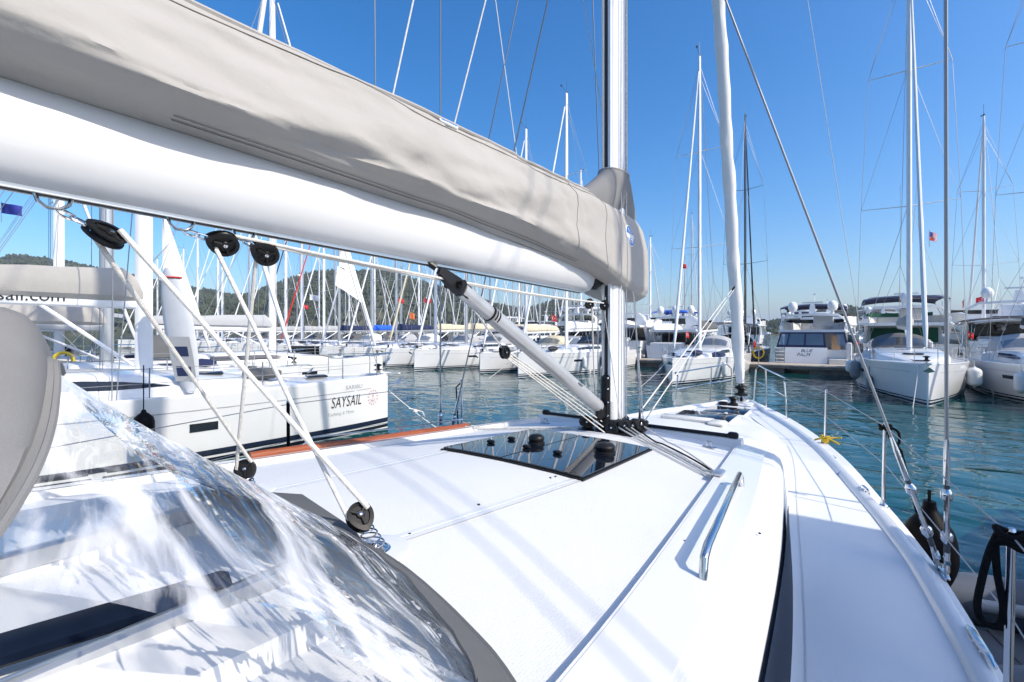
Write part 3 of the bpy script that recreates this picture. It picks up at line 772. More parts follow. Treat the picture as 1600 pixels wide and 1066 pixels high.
    if canopy:
        zc = top+1.95; ca, cb = .10*L, .46*L
        cn = part('flybridge_bimini', canopy, R, lambda m: m.sheet([[V(B*.44*k, y, zc-.22*abs(k)**2.2-d_) for k in (1, .8, .5, 0, -.5, -.8, -1)] for y, d_ in ((cb, .22), (cb-.5, .06), ((ca+cb)/2, 0), (ca+.5, .06), (ca, .22))], .03))
        for y in (ca+.1, (ca+cb)/2, cb-.1):
            part('bimini_hoop', 'steel', cn, lambda m: m.tube([V(B*.44, (ca+cb)/2, top+.45), V(B*.44, y, zc-.4), V(B*.38, y, zc-.16), V(0, y, zc-.08), V(-B*.38, y, zc-.16), V(-B*.44, y, zc-.4), V(-B*.44, (ca+cb)/2, top+.45)], .02, 5))
    # rails round the bow
    def rails(m):
        for side in (1, -1):
            pts = [V(side*(hb(t)-.08), t*L, sh(t)+.75) for t in [.35+.63*i/9 for i in range(10)]]; m.tube(pts, .016, 5)
            for p in pts[::2]: m.tube([V(p.x, p.y, p.z-.78), p], .013, 4)
    part('bow_rail', 'steel', R, rails)
    for side in (1, -1): part('deck_support', 'far_white', R, lambda m: m.loft([[V(side*B*.43+dx, y, z) for dx, y in ((-.06, .10*L+o), (.06, .10*L+o), (.06, .10*L+o+.5), (-.06, .10*L+o+.5))] for z, o in ((fb-.03, .5), (h1, -.3))], closed=True, cap=True))
    if aft == 'open':
        part('aft_door', win, R, lambda m: m.box((0, .195*L-.12, (h0+h1)/2-.05), (B*.72, .04, 1.0)))
        part('transom_panel', 'far_white', R, lambda m: m.rbox((-B*.08, .02, fb*.5+.62), (B*.62, .18, fb*.55), .05))
        part('cockpit_seat', 'canvas_light', R, lambda m: m.rbox((-B*.08, .45, fb+.15), (B*.6, .55, .3), .08))
    if aft == 'enclosed':
        # navy canvas enclosure with clear panes, cream transom and side steps
        yb = -.05
        def frame_(m):
            zA, zB = h0+.10, h1+.02; wA, wB = B*.46, B*.41; yA, yB = .02, .30
            def pt(x, z): k = (z-zA)/(zB-zA); return V(x*lerp(wA, wB, k), lerp(yA, yB, k), z)
            def strip(x0, x1, z0, z1): m.slab([pt(x0, z0), pt(x1, z0), pt(x1, z1), pt(x0, z1)], .03)
            for xa, xb in ((-1, -.95), (-.72, -.67), (-.22, -.16), (.34, .40)): strip(xa, xb, zA, zB)
            strip(-1, .4, zA, zA+.17); strip(-1, 1, zB-.10, zB)
            strip(.94, 1.0, zA, zB)
        en = part('aft_enclosure', 'canvas_navy', R, frame_)
        zA, zB = h0+.10, h1+.02; wA, wB = B*.46, B*.41
        def pt(x, z, off=.012): k = (z-zA)/(zB-zA); return V(x*lerp(wA, wB, k), lerp(.02, .30, k)+off, z)
        for xa, xb in ((-.95, -.72), (-.67, -.22), (-.16, .34), (.72, .94)):
            part('pane', 'clear_pane', en, lambda m: m.add([pt(xa, zA+.17), pt(xb, zA+.17), pt(xb, zB-.1), pt(xa, zB-.1)], [(0, 1, 2, 3)]), 0)
        part('saloon_bulkhead', 'canvas_light', R, lambda m: m.box((0, .195*L-.14, (h0+h1)/2), (B*.8, .05, h1-h0)))
        part('transom_panel', 'gelcoat', R, lambda m: m.loft([[V(B*x, y, z) for x in (-.34, .20)]+[V(B*x, y+.3, z) for x in (.20, -.34)] for y, z in ((-.34, .50), (-.20, 1.25), (-.02, h0+.10))], closed=True, cap=True))
        for k in range(5): part('step', 'gelcoat', R, lambda m: m.rbox((-B*.41, -.30+.07*k, .62+.25*k), (B*.12, .34, .05), .015))
        part('step_side', 'gelcoat', R, lambda m: m.loft([[V(-B*.48+dx, y, z) for dx, y in ((0, y0), (.05, y0), (.05, .4), (0, .4))] for y0, z in ((-.42, .48), (-.1, h0+.12))], closed=True, cap=True))
        part('gate_post', 'gelcoat', R, lambda m: m.rbox((B*.46, .05, fb*.5+.5), (.3, .5, fb), .05))
        part('doorway', 'tan_wood', R, lambda m: m.box((B*.30, .9, h0+.2), (.5, .05, 1.5)))
        part('passerelle_box', 'gelcoat_cream', R, lambda m: m.rbox((B*.33, -.30, .72), (B*.22, .3, .42), .03))
        fm = lambda x, y: V(x, -.0, 0)
        def on_transom(cx, cz):
            def g(x, y):
                z = cz+y; k = (z-.5)/(h0-.40)
                yy = lerp(-.34, -.20, (z-.5)/.75) if z < 1.25 else lerp(-.20, -.02, (z-1.25)/(h0+.10-1.25))
                return V(cx+x, yy-.006, z)
            return g
        if name_txt:
            a, b = name_txt
            text_part('lettering', 'print_black', R, a, on_transom(-.62, h0-.22), .30, .25)
            text_part('lettering', 'print_black', R, b, on_transom(-.86, h0-.50), .32, .25)
    return R
# ================================================================== FACING ROW (bows towards us) AND NEIGHBOURS
PI = pi
NB = {}
# --- our row, to port
say, HS = yacht('white sailing yacht lettered SAYSAIL on the bow, beige sail cover', (-9.10, 8.25), radians(-20), L=13.6, B=4.3, fb=1.5, mast=20.5, cover='canvas', hood='canvas_light', bimini=None, mast_q=.40, mast_m='mast_paint', stripe='hull_black', hullwin=False, genoa=False, boom_h=1.5, cov_h=.72)
NB['say'] = (say, HS)
A2, H2 = yacht('white sailing yacht with grey mast between the lettered yacht and its port neighbour', (-15.0, 8.9), radians(-8), L=13.0, mast=19.5, mast_m='mast_grey', cover='canvas', bimini='canvas_grey')
A3, H3 = yacht('white sailing yacht with slim white mast, third along our row to port', (-21.9, 8.7), radians(-7), L=12.5, mast=19, cover='canvas_light', sail_clew=(7.9, 4.0, 3.2, 1.3))
AX, HAX = yacht('white sailing yacht with white triangular jib clew, bow just behind the lettered bow', (-18.4, 15.2), radians(-14), L=12.6, mast=19, cover='canvas_light', bimini='canvas_light', sail_clew=(7.7, 5.1, 4.2, 1.45))
A4, H4 = yacht('white sailing yacht with blue courtesy flag in its rigging at the end of our row', (-30.5, 8.2), radians(-7), L=14, mast=21, cover='canvas_navy', det=1)
# --- our row, starboard neighbour whose rig shades the deck
ST, HST = yacht('white sailing yacht moored alongside to starboard, with beige sail cover', (5.6, 9.85), radians(0), L=15.0, B=4.2, fb=1.75, mast=22.5, cover='canvas', bimini='canvas_grey', mast_q=.40, boom_h=2.45, cov_h=.95)

# --- opposite row
R1, HR1 = yacht('white sailing yacht with plumb bow, grey fenders and twin spreaders, bow on beside open water', (3.98, 22.45), PI, L=13.5, B=4.25, fb=1.52, mast=21.5, cover='canvas', hood='canvas_grey', bimini=None, det=2, mast_q=.42)
R2, HR2 = yacht('white sailing yacht with grey hood and blue cabin window, berthed beside the plumb bowed yacht', (8.55, 21.9), PI, L=13.5, B=4.3, fb=1.5, mast=21, cover='canvas_black', hood='canvas_light', bimini='canvas_black', cabin_win='window_blue')
B0, HB0 = yacht('white sailing yacht with long grey bimini and navy deck cover, standing alone bow on', (-5.58, 23.3), PI, L=12.6, B=4.15, fb=1.36, mast=19.6, cover='canvas_grey', hood='canvas_light', bimini='canvas_grey', mast_q=.44)
B1, HB1 = yacht('white sailing yacht with black spray hood, first beyond the gap', (-14.4, 22.1), radians(176), L=12.6, mast=19.4, cover='canvas_white', hood='canvas_black', bimini='canvas_black')
B2, HB2 = yacht('white sailing yacht with dark antifouling showing at its short forefoot', (-18.3, 23.1), radians(177), L=12.2, mast=18.3, cover='canvas_cream', hood='canvas_cream', bimini='canvas_grey', fb=1.3)
B3, HB3 = yacht('white sailing yacht with cream sail cover and two slanting shadow lines on its hull', (-23.4, 21.8), radians(178), L=12.8, mast=18.6, cover='canvas_cream', hood='canvas_light', bimini='canvas_cream', mast_m='mast_grey')
B4, HB4 = yacht('white sailing yacht with wooden toned forestay and navy sun cover', (-27.4, 22.4), radians(178), L=12.4, mast=18, cover='canvas_cream', hood='canvas_light', bimini='canvas_grey', uv='canvas_cream', radar=True)
B5, HB5 = yacht('white sailing yacht with white spray hood and navy cover, beside the bright blue sail cover', (-31.8, 21.6), radians(178), L=12.6, mast=18.4, cover='canvas_navy', hood='canvas_white', bimini='canvas_navy', mast_m='mast_grey')
B6, HB6 = yacht('white sailing yacht with bright blue sail cover on its boom', (-37.2, 22.6), radians(178), L=13.4, B=4.2, mast=20, cover='canvas_blue', hood='canvas_light', bimini=None, mast_m='mast_grey')
B7, HB7 = yacht('sailing yacht with black topsides and navy sail cover', (-42.0, 22.2), radians(178), L=12.8, mast=19, hull='hull_black', cover='canvas_navy', hood='canvas_white', bimini='canvas_white', mast_m='mast_grey', stripe='print_white')
B8, HB8 = yacht('white sailing yacht with red furled sail', (-46.2, 23.2), radians(178), L=12.2, mast=18, cover='canvas_light', hood='canvas_grey', bimini='canvas_light', uv='canvas_red', det=1)
B9, HB9 = yacht('white sailing yacht with navy furled jib and radar dome', (-50.2, 22.5), radians(178), L=13, mast=20, cover='canvas_light', hood='canvas_grey', bimini=None, uv='canvas_navy', radar=True, det=1)
B10, HB10 = yacht('white sailing yacht with light grey cover, two berths past the navy furled jib', (-60.5, 23.6), radians(178), L=13, mast=19.0, cover='canvas_light', hood='canvas_grey', det=1)
rw = random.Random(5)
GROW = 'far sailing yachts down the facing row'
COVN = [('canvas_light', 'light grey'), ('canvas_navy', 'navy'), ('canvas_cream', 'cream'), ('canvas_white', 'white'), ('canvas', 'beige'), ('canvas_grey', 'dark grey')]
def combo(k, n0, n1): a, b = COVN[(k*5+n0) % 6], COVN[(k+k//6+n1) % 6]; return a, b
for k, x in enumerate((-54.6, -65.8, -70.3, -75.5, -81, -87, -93, -100)):
    a, b = combo(k, 0, 3)
    yacht('sailing yacht with %s cover and %s bimini far along the facing row' % (a[1], b[1]), (x, 22.6+rw.uniform(-.8, .8)), radians(178), L=rw.uniform(11.5, 13.5), mast=rw.uniform(15.5, 21), cover=a[0], hood='canvas_grey', bimini=b[0], det=1, group=GROW, hullwin=False)
# --- second row, sterns to the far side of the pontoon
GS = 'sailing yachts berthed beyond the pontoon'
yacht('sailing yacht with tall black mast and black rigging beyond the pontoon', (-5.7, 51.5), 0, L=14.0, B=4.3, mast=22.5, mast_m='mast_black', cover='canvas_black', hood='canvas_black', bimini='canvas_black', uv='canvas_black', det=1, hull='hull_navy', wire='wire_dark', stripe='print_white')
yacht('white sailing yacht with two red flags in its shrouds beyond the pontoon', (9.9, 53.5), 0, L=14.0, mast=18.8, cover='canvas_light', det=1)
yacht('white sailing yacht with short mast and blue stays beyond the pontoon', (-16.0, 55.0), 0, L=12, mast=13.5, cover='canvas_light', det=1, bimini=None, hullwin=False)
for k, x in enumerate((-22.5, -27, -31.5, -36, -40.5, -45, -49.5, -54, -58.5, -63, -68, -73, -79, -85, -92)):
    a, b = combo(k, 2, 4)
    yacht('sailing yacht with %s cover and %s bimini, stern to beyond the pontoon' % (a[1], b[1]), (x+rw.uniform(-.6, .6), 51+rw.uniform(-1, 1)), 0, L=rw.uniform(11.5, 14), mast=rw.uniform(15, 22), cover=a[0], hood='canvas_grey', bimini=b[0], det=1, mast_m='mast_grey' if k % 2 else 'mast_paint', group=GS, hullwin=False)
for k, x in enumerate((-26, -30.5, -35.5, -40, -44.6, -49.3, -54, -59, -64.5, -70, -76, -83)):
    a, b = combo(k+2, 1, 5)
    yacht('sailing yacht with %s cover and %s hood, bow to the second fairway' % (a[1], b[1]), (x+rw.uniform(-.6, .6), 63+rw.uniform(-1, 1)), PI, L=rw.uniform(11.5, 14), mast=rw.uniform(15, 22), cover=a[0], hood=b[0], bimini=None, det=1, mast_m='mast_grey' if k % 3 else 'mast_paint', group='sailing yachts facing the second fairway', hullwin=False)
G3 = 'sailing yachts on the furthest pontoon'
for k, x in enumerate((-18, -23.5, -29, -35, -41, -47, -53, -59, -66, -73, -80, -88, -97, -106, -116, -128, -140)):
    yacht('small white sailing yacht on the furthest pontoon under the hill', (x+rw.uniform(-1, 1), 82+rw.uniform(-1.5, 1.5)), PI if k % 2 else 0, L=rw.uniform(11, 15), mast=rw.uniform(14, 22), cover='canvas_light', det=0, mast_m='mast_grey', group=G3, hullwin=False)
# --- motor yachts
blue = motor_yacht('white motor yacht with navy aft enclosure and navy flybridge bimini, name on transom', (-.30, 37.6), 0, L=15, B=4.6, fb=1.55, aft='enclosed', canopy='canvas_navy', domes=2, name_txt=('BLUE', 'PALM'), hull='gelcoat')
MY = [
 ('cream motor yacht with navy bimini and green canvas side curtains behind the plumb bowed yacht', (4.9, 38.6), 0, dict(L=17, B=5.0, fb=2.0, canopy='canvas_navy', domes=1, win='canvas_green', hull='gelcoat_cream')),
 ('tall white motor yacht with open radar arch and two domes under the red flags', (10.4, 40.0), 0, dict(L=19, B=5.4, fb=2.2, canopy=None, domes=2)),
 ('white motor yacht with black flybridge cover at the right end of the row', (15.2, 41.0), 0, dict(L=17, B=5.0, fb=2.1, canopy='canvas_black', domes=1)),
 ('white motor yacht with twin domes seen just past the navy enclosure', (.3, 58.5), PI, dict(L=16, B=5, fb=2.2, canopy=None, domes=2)),
 ('low white motor yacht with dark hull windows between the lone yacht and the black mast', (-10.2, 38.4), 0, dict(L=15, B=4.6, fb=1.6, canopy=None, domes=3)),
 ('sleek white motor yacht with raked flybridge behind the gap in the row', (-15.0, 38.2), 0, dict(L=16, B=4.8, fb=2.0, canopy=None, domes=1, arch=True)),
 ('white motor yacht with hardtop and two domes behind the black hooded yacht', (-20.2, 39.0), 0, dict(L=16, B=4.8, fb=2.1, canopy='canvas_white', domes=2)),
 ('white motor yacht with blue bimini behind the black hooded yacht', (-14.2, 58), PI, dict(L=15, B=4.8, fb=2.0, canopy='canvas_blue', domes=2)),
 ('white motor yacht with grey bimini and domes, far side of the black mast', (-9.6, 66), 0, dict(L=18, B=5.2, fb=2.4, canopy=None, domes=3)),
 ('white motor yacht with a row of domes on its arch below the far hills', (-18.0, 70), 0, dict(L=18, B=5.2, fb=2.4, canopy=None, domes=2)),
 ('white motor yacht with navy bimini on the far pontoon right of the black mast', (-3.0, 68), 0, dict(L=17, B=5.0, fb=2.2, canopy='canvas_navy', domes=2)),
 ('large white motor yacht with grey canopy below the headland', (5.5, 70), 0, dict(L=19, B=5.4, fb=2.5, canopy='canvas_light', domes=2)),
 ('large white motor yacht with two domes beyond the red flags', (17.5, 66), 0, dict(L=19, B=5.4, fb=2.5, canopy=None, domes=2)),
 ('white motor yacht with single dome behind the cream covered yachts', (-33.5, 57), PI, dict(L=14, B=4.6, fb=1.9, canopy=None, domes=1)),
 ('white motor yacht with satellite dome behind the bright blue sail cover', (-41.0, 60), PI, dict(L=14, B=4.6, fb=1.9, canopy='canvas_white', domes=1)),
]
for lb, p, a, kw in MY: motor_yacht(lb, p, a, **kw)

# --- lettering and trim on the SAYSAIL hull (starboard side)
def on_hull(R, H, d0, z0, side=1, slope=0.0):
    """text along the starboard side: x runs towards the bow, starting d0 m aft of the stem"""
    def g(x, y): return H.p(max(0.001, (d0-x)/H.L), z0+y+slope*x, side, .006)
    return g
text_part('lettering', 'print_black', say, 'SAYSAIL', (lambda g: (lambda x, y: g(x*.56, y)))(on_hull(say, HS, 1.72, .82)), .40, .12, 1.05)
text_part('lettering', 'canvas_light', say, 'Yachting & More', (lambda g: (lambda x, y: g(x*.8, y)))(on_hull(say, HS, 1.80, .62)), .13, .2)
text_part('lettering', 'print_grey', say, 'SARIBU', on_hull(say, HS, 1.35, 1.26), .15)
def emblem():
    g0 = on_hull(say, HS, .52, .95); g = lambda x, y: g0(x*.62, y*.8)
    def ring(m):
        n = 26
        for k in range(n):
            if k % 2: continue
            a0, a1 = 2*pi*k/n, 2*pi*(k+.9)/n
            m.add([g(cos(a)*r, sin(a)*r) for a, r in ((a0, .23), (a1, .23), (a1, .27), (a0, .27))], [(0, 1, 2, 3)])
            m.add([g(cos(a)*r, sin(a)*r) for a, r in ((a0, .185), (a1, .185), (a1, .20), (a0, .20))], [(0, 1, 2, 3)])
        def st(x0, y0, x1, y1): m.add([g(x0, y0), g(x1, y0), g(x1, y1), g(x0, y1)], [(0, 1, 2, 3)])
        st(-.012, -.12, .012, .10); st(-.06, .05, .06, .07)
        for k in range(8):
            a0, a1 = radians(200+140*k/8), radians(200+140*(k+1)/8)
            m.add([g(cos(a)*r, sin(a)*r-.02) for a, r in ((a0, .10), (a1, .10), (a1, .125), (a0, .125))], [(0, 1, 2, 3)])
        for k in range(8):
            a0, a1 = 2*pi*k/8, 2*pi*(k+1)/8
            m.add([g(cos(a)*r, sin(a)*r+.125) for a, r in ((a0, .018), (a1, .018), (a1, .032), (a0, .032))], [(0, 1, 2, 3)])
    part('anchor_emblem', 'print_rose', say, ring, 0)
emblem()
part('side_stripe', 'hull_navy', say, lambda m: HS.band(m, .20, .30, .0, .98, .006, 26, False, (1,)))
part('hull_window', 'window', say, lambda m: HS.band(m, .50, .62, .30, .335, .008, 3, True, (1,)), 20)
# boom of that yacht carries a web address
def say_boom_text():
    L = HS.L; ym = -.40*L; zb = None
    for o in say.children:
        if o.name.startswith('boom') and not o.name.startswith('boom_'): bo = o
    zs = [v.co.z for v in bo.data.vertices]; zc = (max(zs)+min(zs))/2; ys = [v.co.y for v in bo.data.vertices]
    y_f = max(ys)
    text_part('lettering', 'print_black', say, 'saysail.com', lambda x, y: V(.096, y_f-2.45+x, zc-.04+y), .30)
say_boom_text()
# paddle board lashed upright beside that yacht's mast
def board():
    p = boat_pt(say, (1.40, -4.55, HS.sheer(.3)+.04)); 
    root = thing('paddle_board', 'white and grey inflatable paddle board standing on edge at the rail of the lettered yacht', 'paddle board', p, radians(-20+62))
    def body(m):
        secs = []
        for i in range(19):
            t = i/18; z = t*2.55; w = .29*min(1, (sin(pi*min(1, t*1.0))**.35 if 0 < t < 1 else .12)); w = max(.06, w); lean = -.42*t
            secs.append([V(cos(a)*w+lean, sin(a)*.085, z) for a in [2*pi*k/14 for k in range(14)]])
        m.loft(secs, closed=True, cap=True)
    part('board', 'canvas_pale', root, body)
    part('deck_pad', 'print_grey', root, lambda m: m.add([V(x-.42*z/2.55, -.088, z) for x, z in ((-.20, .25), (.20, .25), (.22, .7), (.21, 1.15), (-.21, 1.15), (-.22, .7))], [tuple(range(6))]), 0)
    part('deck_pad_panel', 'canvas_navy', root, lambda m: [m.add([V(x-.42*z/2.55, -.093, z) for x, z in ((-.14, z0), (.14, z0), (.14, z0+.2), (-.14, z0+.2))], [(0, 1, 2, 3)]) for z0 in (.35, .75)], 0)
    part('strap', 'rope_red', root, lambda m: m.tube([V(cos(a)*.22-.40, sin(a)*.1, 2.36) for a in [2*pi*k/12 for k in range(12)]], .018, 5, False, True))
board()
def say_fenders():
    q = .385; p = boat_pt(say, HS.p(q, .85, 1, .17)); fender('black cylindrical fender on the side of the lettered yacht below its shrouds', (p.x, p.y, .42), 'black_rubber', .85, .165, .85)
say_fenders()
# fenders of the facing yachts
def side_fender(label, R, H, q, side, z, mt, h=.75, r=.15, group=None):
    p = boat_pt(R, H.p(q, z+h*.6, side, r+.01)); return fender(label, (p.x, p.y, z), mt, h, r, max(.1, H.sheer(q)-z-h+.1), group)
side_fender('large white fender between the plumb bowed yacht and the yacht with blue cabin window', R1, HR1, .30, -1, .45, 'fender_white', .85, .24)
side_fender('slim grey fender hanging low on the plumb bowed yacht towards open water', R1, HR1, .26, 1, .12, 'fender_grey', .7, .13)
side_fender('big grey fender high on the plumb bowed yacht, aft of the slim one', R1, HR1, .36, 1, .45, 'fender_grey', .95, .2)
side_fender('round white fender furthest aft on the plumb bowed yacht', R1, HR1, .44, 1, .7, 'fender_white', .65, .2)
side_fender('tapered white fender on the yacht with blue cabin window', R2, HR2, .24, 1, .4, 'fender_white', .85, .2)
side_fender('navy tipped white fender hanging on the lone yacht with grey bimini', B0, HB0, .30, -1, .25, 'fender_white', .85, .15)
side_fender('small white fender further aft on the lone yacht with grey bimini', B0, HB0, .44, -1, .45, 'fender_white', .7, .14)
side_fender('square white fender furthest aft on the lone yacht with grey bimini', B0, HB0, .52, -1, .5, 'fender_white', .7, .16)
side_fender('grey fender on the far side of the lone yacht with grey bimini', B0, HB0, .14, 1, .25, 'fender_grey', .75, .15)
side_fender('white fender on the yacht with black spray hood', B1, HB1, .36, -1, .35, 'fender_white', .8, .15)
side_fender('black fender on the yacht with black spray hood', B1, HB1, .52, -1, .35, 'black_rubber', .8, .15)
side_fender('dark round fender under the bow of the yacht with white spray hood', B5, HB5, .05, -1, .25, 'fender_navy', .6, .16)
# navy cover lying on the lone yacht's deck
def deck_cover():
    p = boat_pt(B0, (-1.05, -5.0, HB0.sheer(.38)+.05)); root = thing('deck_cover', 'navy canvas cover lying on the deck of the lone yacht', 'cover', p, PI)
    part('cloth', 'canvas_navy', root, lambda m: m.loft([[V(cos(a)*w, y, max(0, sin(a))*h) for a in [pi*k/8 for k in range(9)]] for y, w, h in ((-1.3, .05, .05), (-1.1, .32, .22), (-.3, .42, .30), (.6, .4, .28), (1.2, .25, .2), (1.35, .05, .05))], closed=True, cap=True))
deck_cover()
# mooring lines from bows into the water
def mooring(label, a, b, mt='rope', r=.014, sag=.15):
    tag(tube_obj('mooring_line', mt, None, pts_arc(a, b, sag), r, 5), label, 'rope')
def bowline(label, R, H, side, dx, dy, mt='rope'):
    a = boat_pt(R, (side*.22, -.25, H.sheer(0)+.03)); b = boat_pt(R, (side*.9+dx, 1.0+dy, -.1)); mooring(label, a, b, mt, .016, .1)
bowline('pale mooring rope from the bow of the plumb bowed yacht down into the water', R1, HR1, 1, -.4, -.2)
bowline('grey mooring rope from the bow of the lone yacht down into the water', B0, HB0, 1, .3, .6, 'rope_grey')
bowline('pale mooring rope from the bow of the black hooded yacht down into the water', B1, HB1, 1, .2, .6)
a = boat_pt(say, (.0, .05, HS.sheer(0)-.45)); mooring('pale mooring rope from the lettered bow slanting into the water', a, a+V(1.35, .95, -1.25), 'rope', .014, .05)
tube_obj_ = tag(part('rope_knot', 'rope', None, lambda m: (m.ball(a+V(.62, .44, -.60), .07, 8), m.tube([a+V(.5, .3, -.5), a+V(.75, .6, -.62), a+V(.95, .5, -.72)], .02, 5))), 'knotted pale rope end on the mooring line off the lettered bow', 'rope')

# flags
FL = 'red crescent flags flying among the masts'
def fpx(label, px, py, d, w, h, kind, ang=.6, group=None): flag(label, atd(px, py, d), w, h, kind, ang, group)
fpx('red flag with white crescent on the shroud of the lone yacht, high above its bimini', 1064, 412, 24.5, .30, .24, 'tr', YAW-.3)
fpx('striped flag with blue canton under the spreader of the plumb bowed yacht', 1452, 362, 22, .50, .40, 'us', YAW+.2)
fpx('orange red flag waving above the white domes', 1506, 468, 33, .50, .5, 'tr', YAW+.9)
fpx('red flag with white crescent below a spreader, right of the white domes', 1537, 463, 33, .42, .45, 'tr', YAW+2.4)
fpx('red crescent flag by the stern rail of the yacht with blue cabin window', 1512, 519, 25, .30, .30, 'tr', YAW-.2)
fpx('red crescent flag on the motor yacht aft of the plumb bowed yacht mast', 1426, 520, 34, .35, .55, 'tr', YAW+.9)
fpx('small red crescent flag in front of the hill beside the bright blue sail cover', 622, 466, 44, .55, .42, 'tr', YAW+.2)
fpx('larger red crescent flag in front of the hill above the cream covers', 662, 466, 44, .75, .42, 'tr', YAW-.1)
fpx('orange ensign over the bright blue sail cover', 640, 488, 52, .6, .7, 'orange', YAW+.3)
fpx('red crescent flag against the hill near the boom end rope', 862, 492, 52, .7, .7, 'tr', YAW+.4)
fpx('small red flag low in front of the hill among the left masts', 474, 476, 60, .6, .5, 'tr', YAW+.4)
fpx('white and blue flag in front of the hill among the left masts', 484, 460, 50, 1.0, .6, 'white', YAW+.1)
fpx('blue flag flying from a mast at the far end of our row', 2, 317, 22, .9, .5, 'blue', YAW+.15)
fpx('red crescent ensign at the stern of the lone yacht', 1072, 518, 36, .35, .45, 'tr', YAW+.5)
# grey dinghy on the pontoon by the pedestal
def small_dinghy(label, p, rz, L=2.9, sc=1.0):
    root = thing('inflatable_dinghy', label, 'dinghy', p, rz)
    pts = [V(-.62, -L/2, .25), V(-.62, 0, .25), V(-.58, L*.28, .27), V(-.38, L*.44, .32), V(0, L*.5, .36), V(.38, L*.44, .32), V(.58, L*.28, .27), V(.62, 0, .25), V(.62, -L/2, .25)]
    part('tube', 'dinghy_light', root, lambda m: m.tube(pts, [.10]+[.2]*7+[.10], 10))
    part('floor', 'dinghy_floor', root, lambda m: m.box((0, -.1, .15), (1.0, L*.85, .06)))
    part('transom', 'far_white', root, lambda m: m.box((0, -L/2+.2, .3), (.9, .05, .4)))
    part('cover', 'canvas_grey', root, lambda m: m.loft([[V(cos(a)*.5, y, .3+max(0, sin(a))*h) for a in [pi*k/8 for k in range(9)]] for y, h in ((-.9, .05), (-.5, .42), (.2, .35), (.8, .08))], closed=True, cap=True))
small_dinghy('grey inflatable dinghy lying on the pontoon beside the pedestal', (-13.2, 35.9, .58), radians(70))
# liferings and clutter on the pontoon near the navy enclosure
for k, (x, lb) in enumerate(((-3.3, 'yellow coiled hose on its stand on the pontoon, left of the named motor yacht'), (3.0, 'orange coiled hose on its stand on the pontoon, right of the named motor yacht'))):
    root = thing('hose_reel', lb, 'hose', (x, 35.7, .57))
    part('stand', 'wire', root, lambda m: m.tube([V(0, 0, 0), V(0, 0, 1.0)], .03, 6))
    part('coil', 'rope_yellow' if k == 0 else 'orange', root, lambda m: [m.tube([V(cos(a)*(.3+.02*j), -.05-.03*j, .75+sin(a)*(.36+.02*j)) for a in [2*pi*i/16 for i in range(16)]], .02, 5, False, True) for j in range(4)])
# ================================================================== THE YACHT WE STAND ON
OWN = thing('sailing_yacht', 'white sailing yacht under the camera, seen from its cockpit along deck to bow', 'sailing yacht', (0, 0, 0))
EDGE = [(-4.2, 1.92), (-1, 2.0), (1, 1.985), (2.4, 1.935), (3.2, 1.877), (3.63, 1.824), (4.28, 1.719), (5.87, 1.407), (7.36, .94), (8.73, .325), (9.05, .12), (9.2, .05)]
def edge(y): return smooth_interp(EDGE, y)
def deck_z(y): return 1.42+.008*y
ROOFC = [(-1.2, 2.245), (0, 2.165), (1.5, 2.065), (3.28, 1.962), (3.6, 1.935), (4.2, 1.865), (5.0, 1.775), (5.9, 1.632), (6.5, 1.575), (7.1, 1.515), (7.6, 1.47), (8.0, 1.44)]
def roof_c(y): return smooth_interp(ROOFC, y)
BASE = [(-1.2, 1.36), (1.0, 1.31), (1.93, 1.28), (2.63, 1.231), (3.72, 1.133), (5.17, 1.0), (5.97, .86), (6.7, .62), (7.3, .42), (7.6, .3)]
def base_w(y): return smooth_interp(BASE, y)
STEP = [(-1.2, 1.06), (.75, 1.016), (1.19, .995), (2.18, .928), (3.4, .84), (4.7, .73), (5.2, .68)]
def step_x(y): return smooth_interp(STEP, y)
def rise(y): return .032*max(0, min(1, (4.6-y)/.9))
def roof_z(x, y):
    """height of the coachroof top at (x, y)"""
    w = base_w(y)-.06; z = roof_c(y)-.10*min(1, (abs(x)/max(.3, w)))**2.2*min(1, (roof_c(y)-deck_z(y))/.3)
    if abs(x) > step_x(y): z += rise(y)
    return z
def on_roof(px, py, off=0.0):
    lo, hi = .1, 30.0; r = ray(px, py)
    for _ in range(50):
        m = (lo+hi)/2; p = CAM+r*m
        if p.z > roof_z(p.x, p.y)+off: lo = m
        else: hi = m
    return CAM+r*lo

def own_hull(m):
    ys = [-4.2+13.4*i/40 for i in range(41)]
    for side in (1, -1):
        secs = []
        for y in ys:
            b = edge(y); h = deck_z(y); fl = .55+.4*min(1, (9.2-y)/4.5)
            secs.append([V(side*b*k, y, z) for k, z in ((fl*.75, -.35), (fl, 0), (lerp(fl, 1, .55), h*.4), (lerp(fl, 1, .85), h*.75), (1, h-.02))])
        m.loft(secs if side < 0 else [list(reversed(s)) for s in secs])
part('hull', 'gelcoat', OWN, own_hull)
def own_deck(m):
    ys = [-3.0+12.2*i/60 for i in range(61)]; secs = []
    for y in ys:
        b = edge(y); secs.append([V(b*k, y, deck_z(y)-(.018 if abs(k) == 1 else 0)) for k in (-1, -.985, -.6, 0, .6, .985, 1)])
    m.loft([list(reversed(s)) for s in secs])
part('deck', 'deck_side', OWN, own_deck)
def ridge(m, side):
    ys = [-3+11.9*i/70 for i in range(71)]; secs = []
    for y in ys:
        x = edge(y)-interp([(0, .06), (2.4, .075), (3.3, .09), (5.3, .16), (6.7, .2), (7.9, .24), (8.9, .08)], y)
        x = max(.02, x); z = deck_z(y)
        secs.append([V(side*(x+a), y, z+b) for a, b in ((.042, -.002), (.036, .026), (.018, .038), (-.012, .036), (-.034, .022), (-.05, -.002))])
    m.loft(secs if side < 0 else [list(reversed(s)) for s in secs])
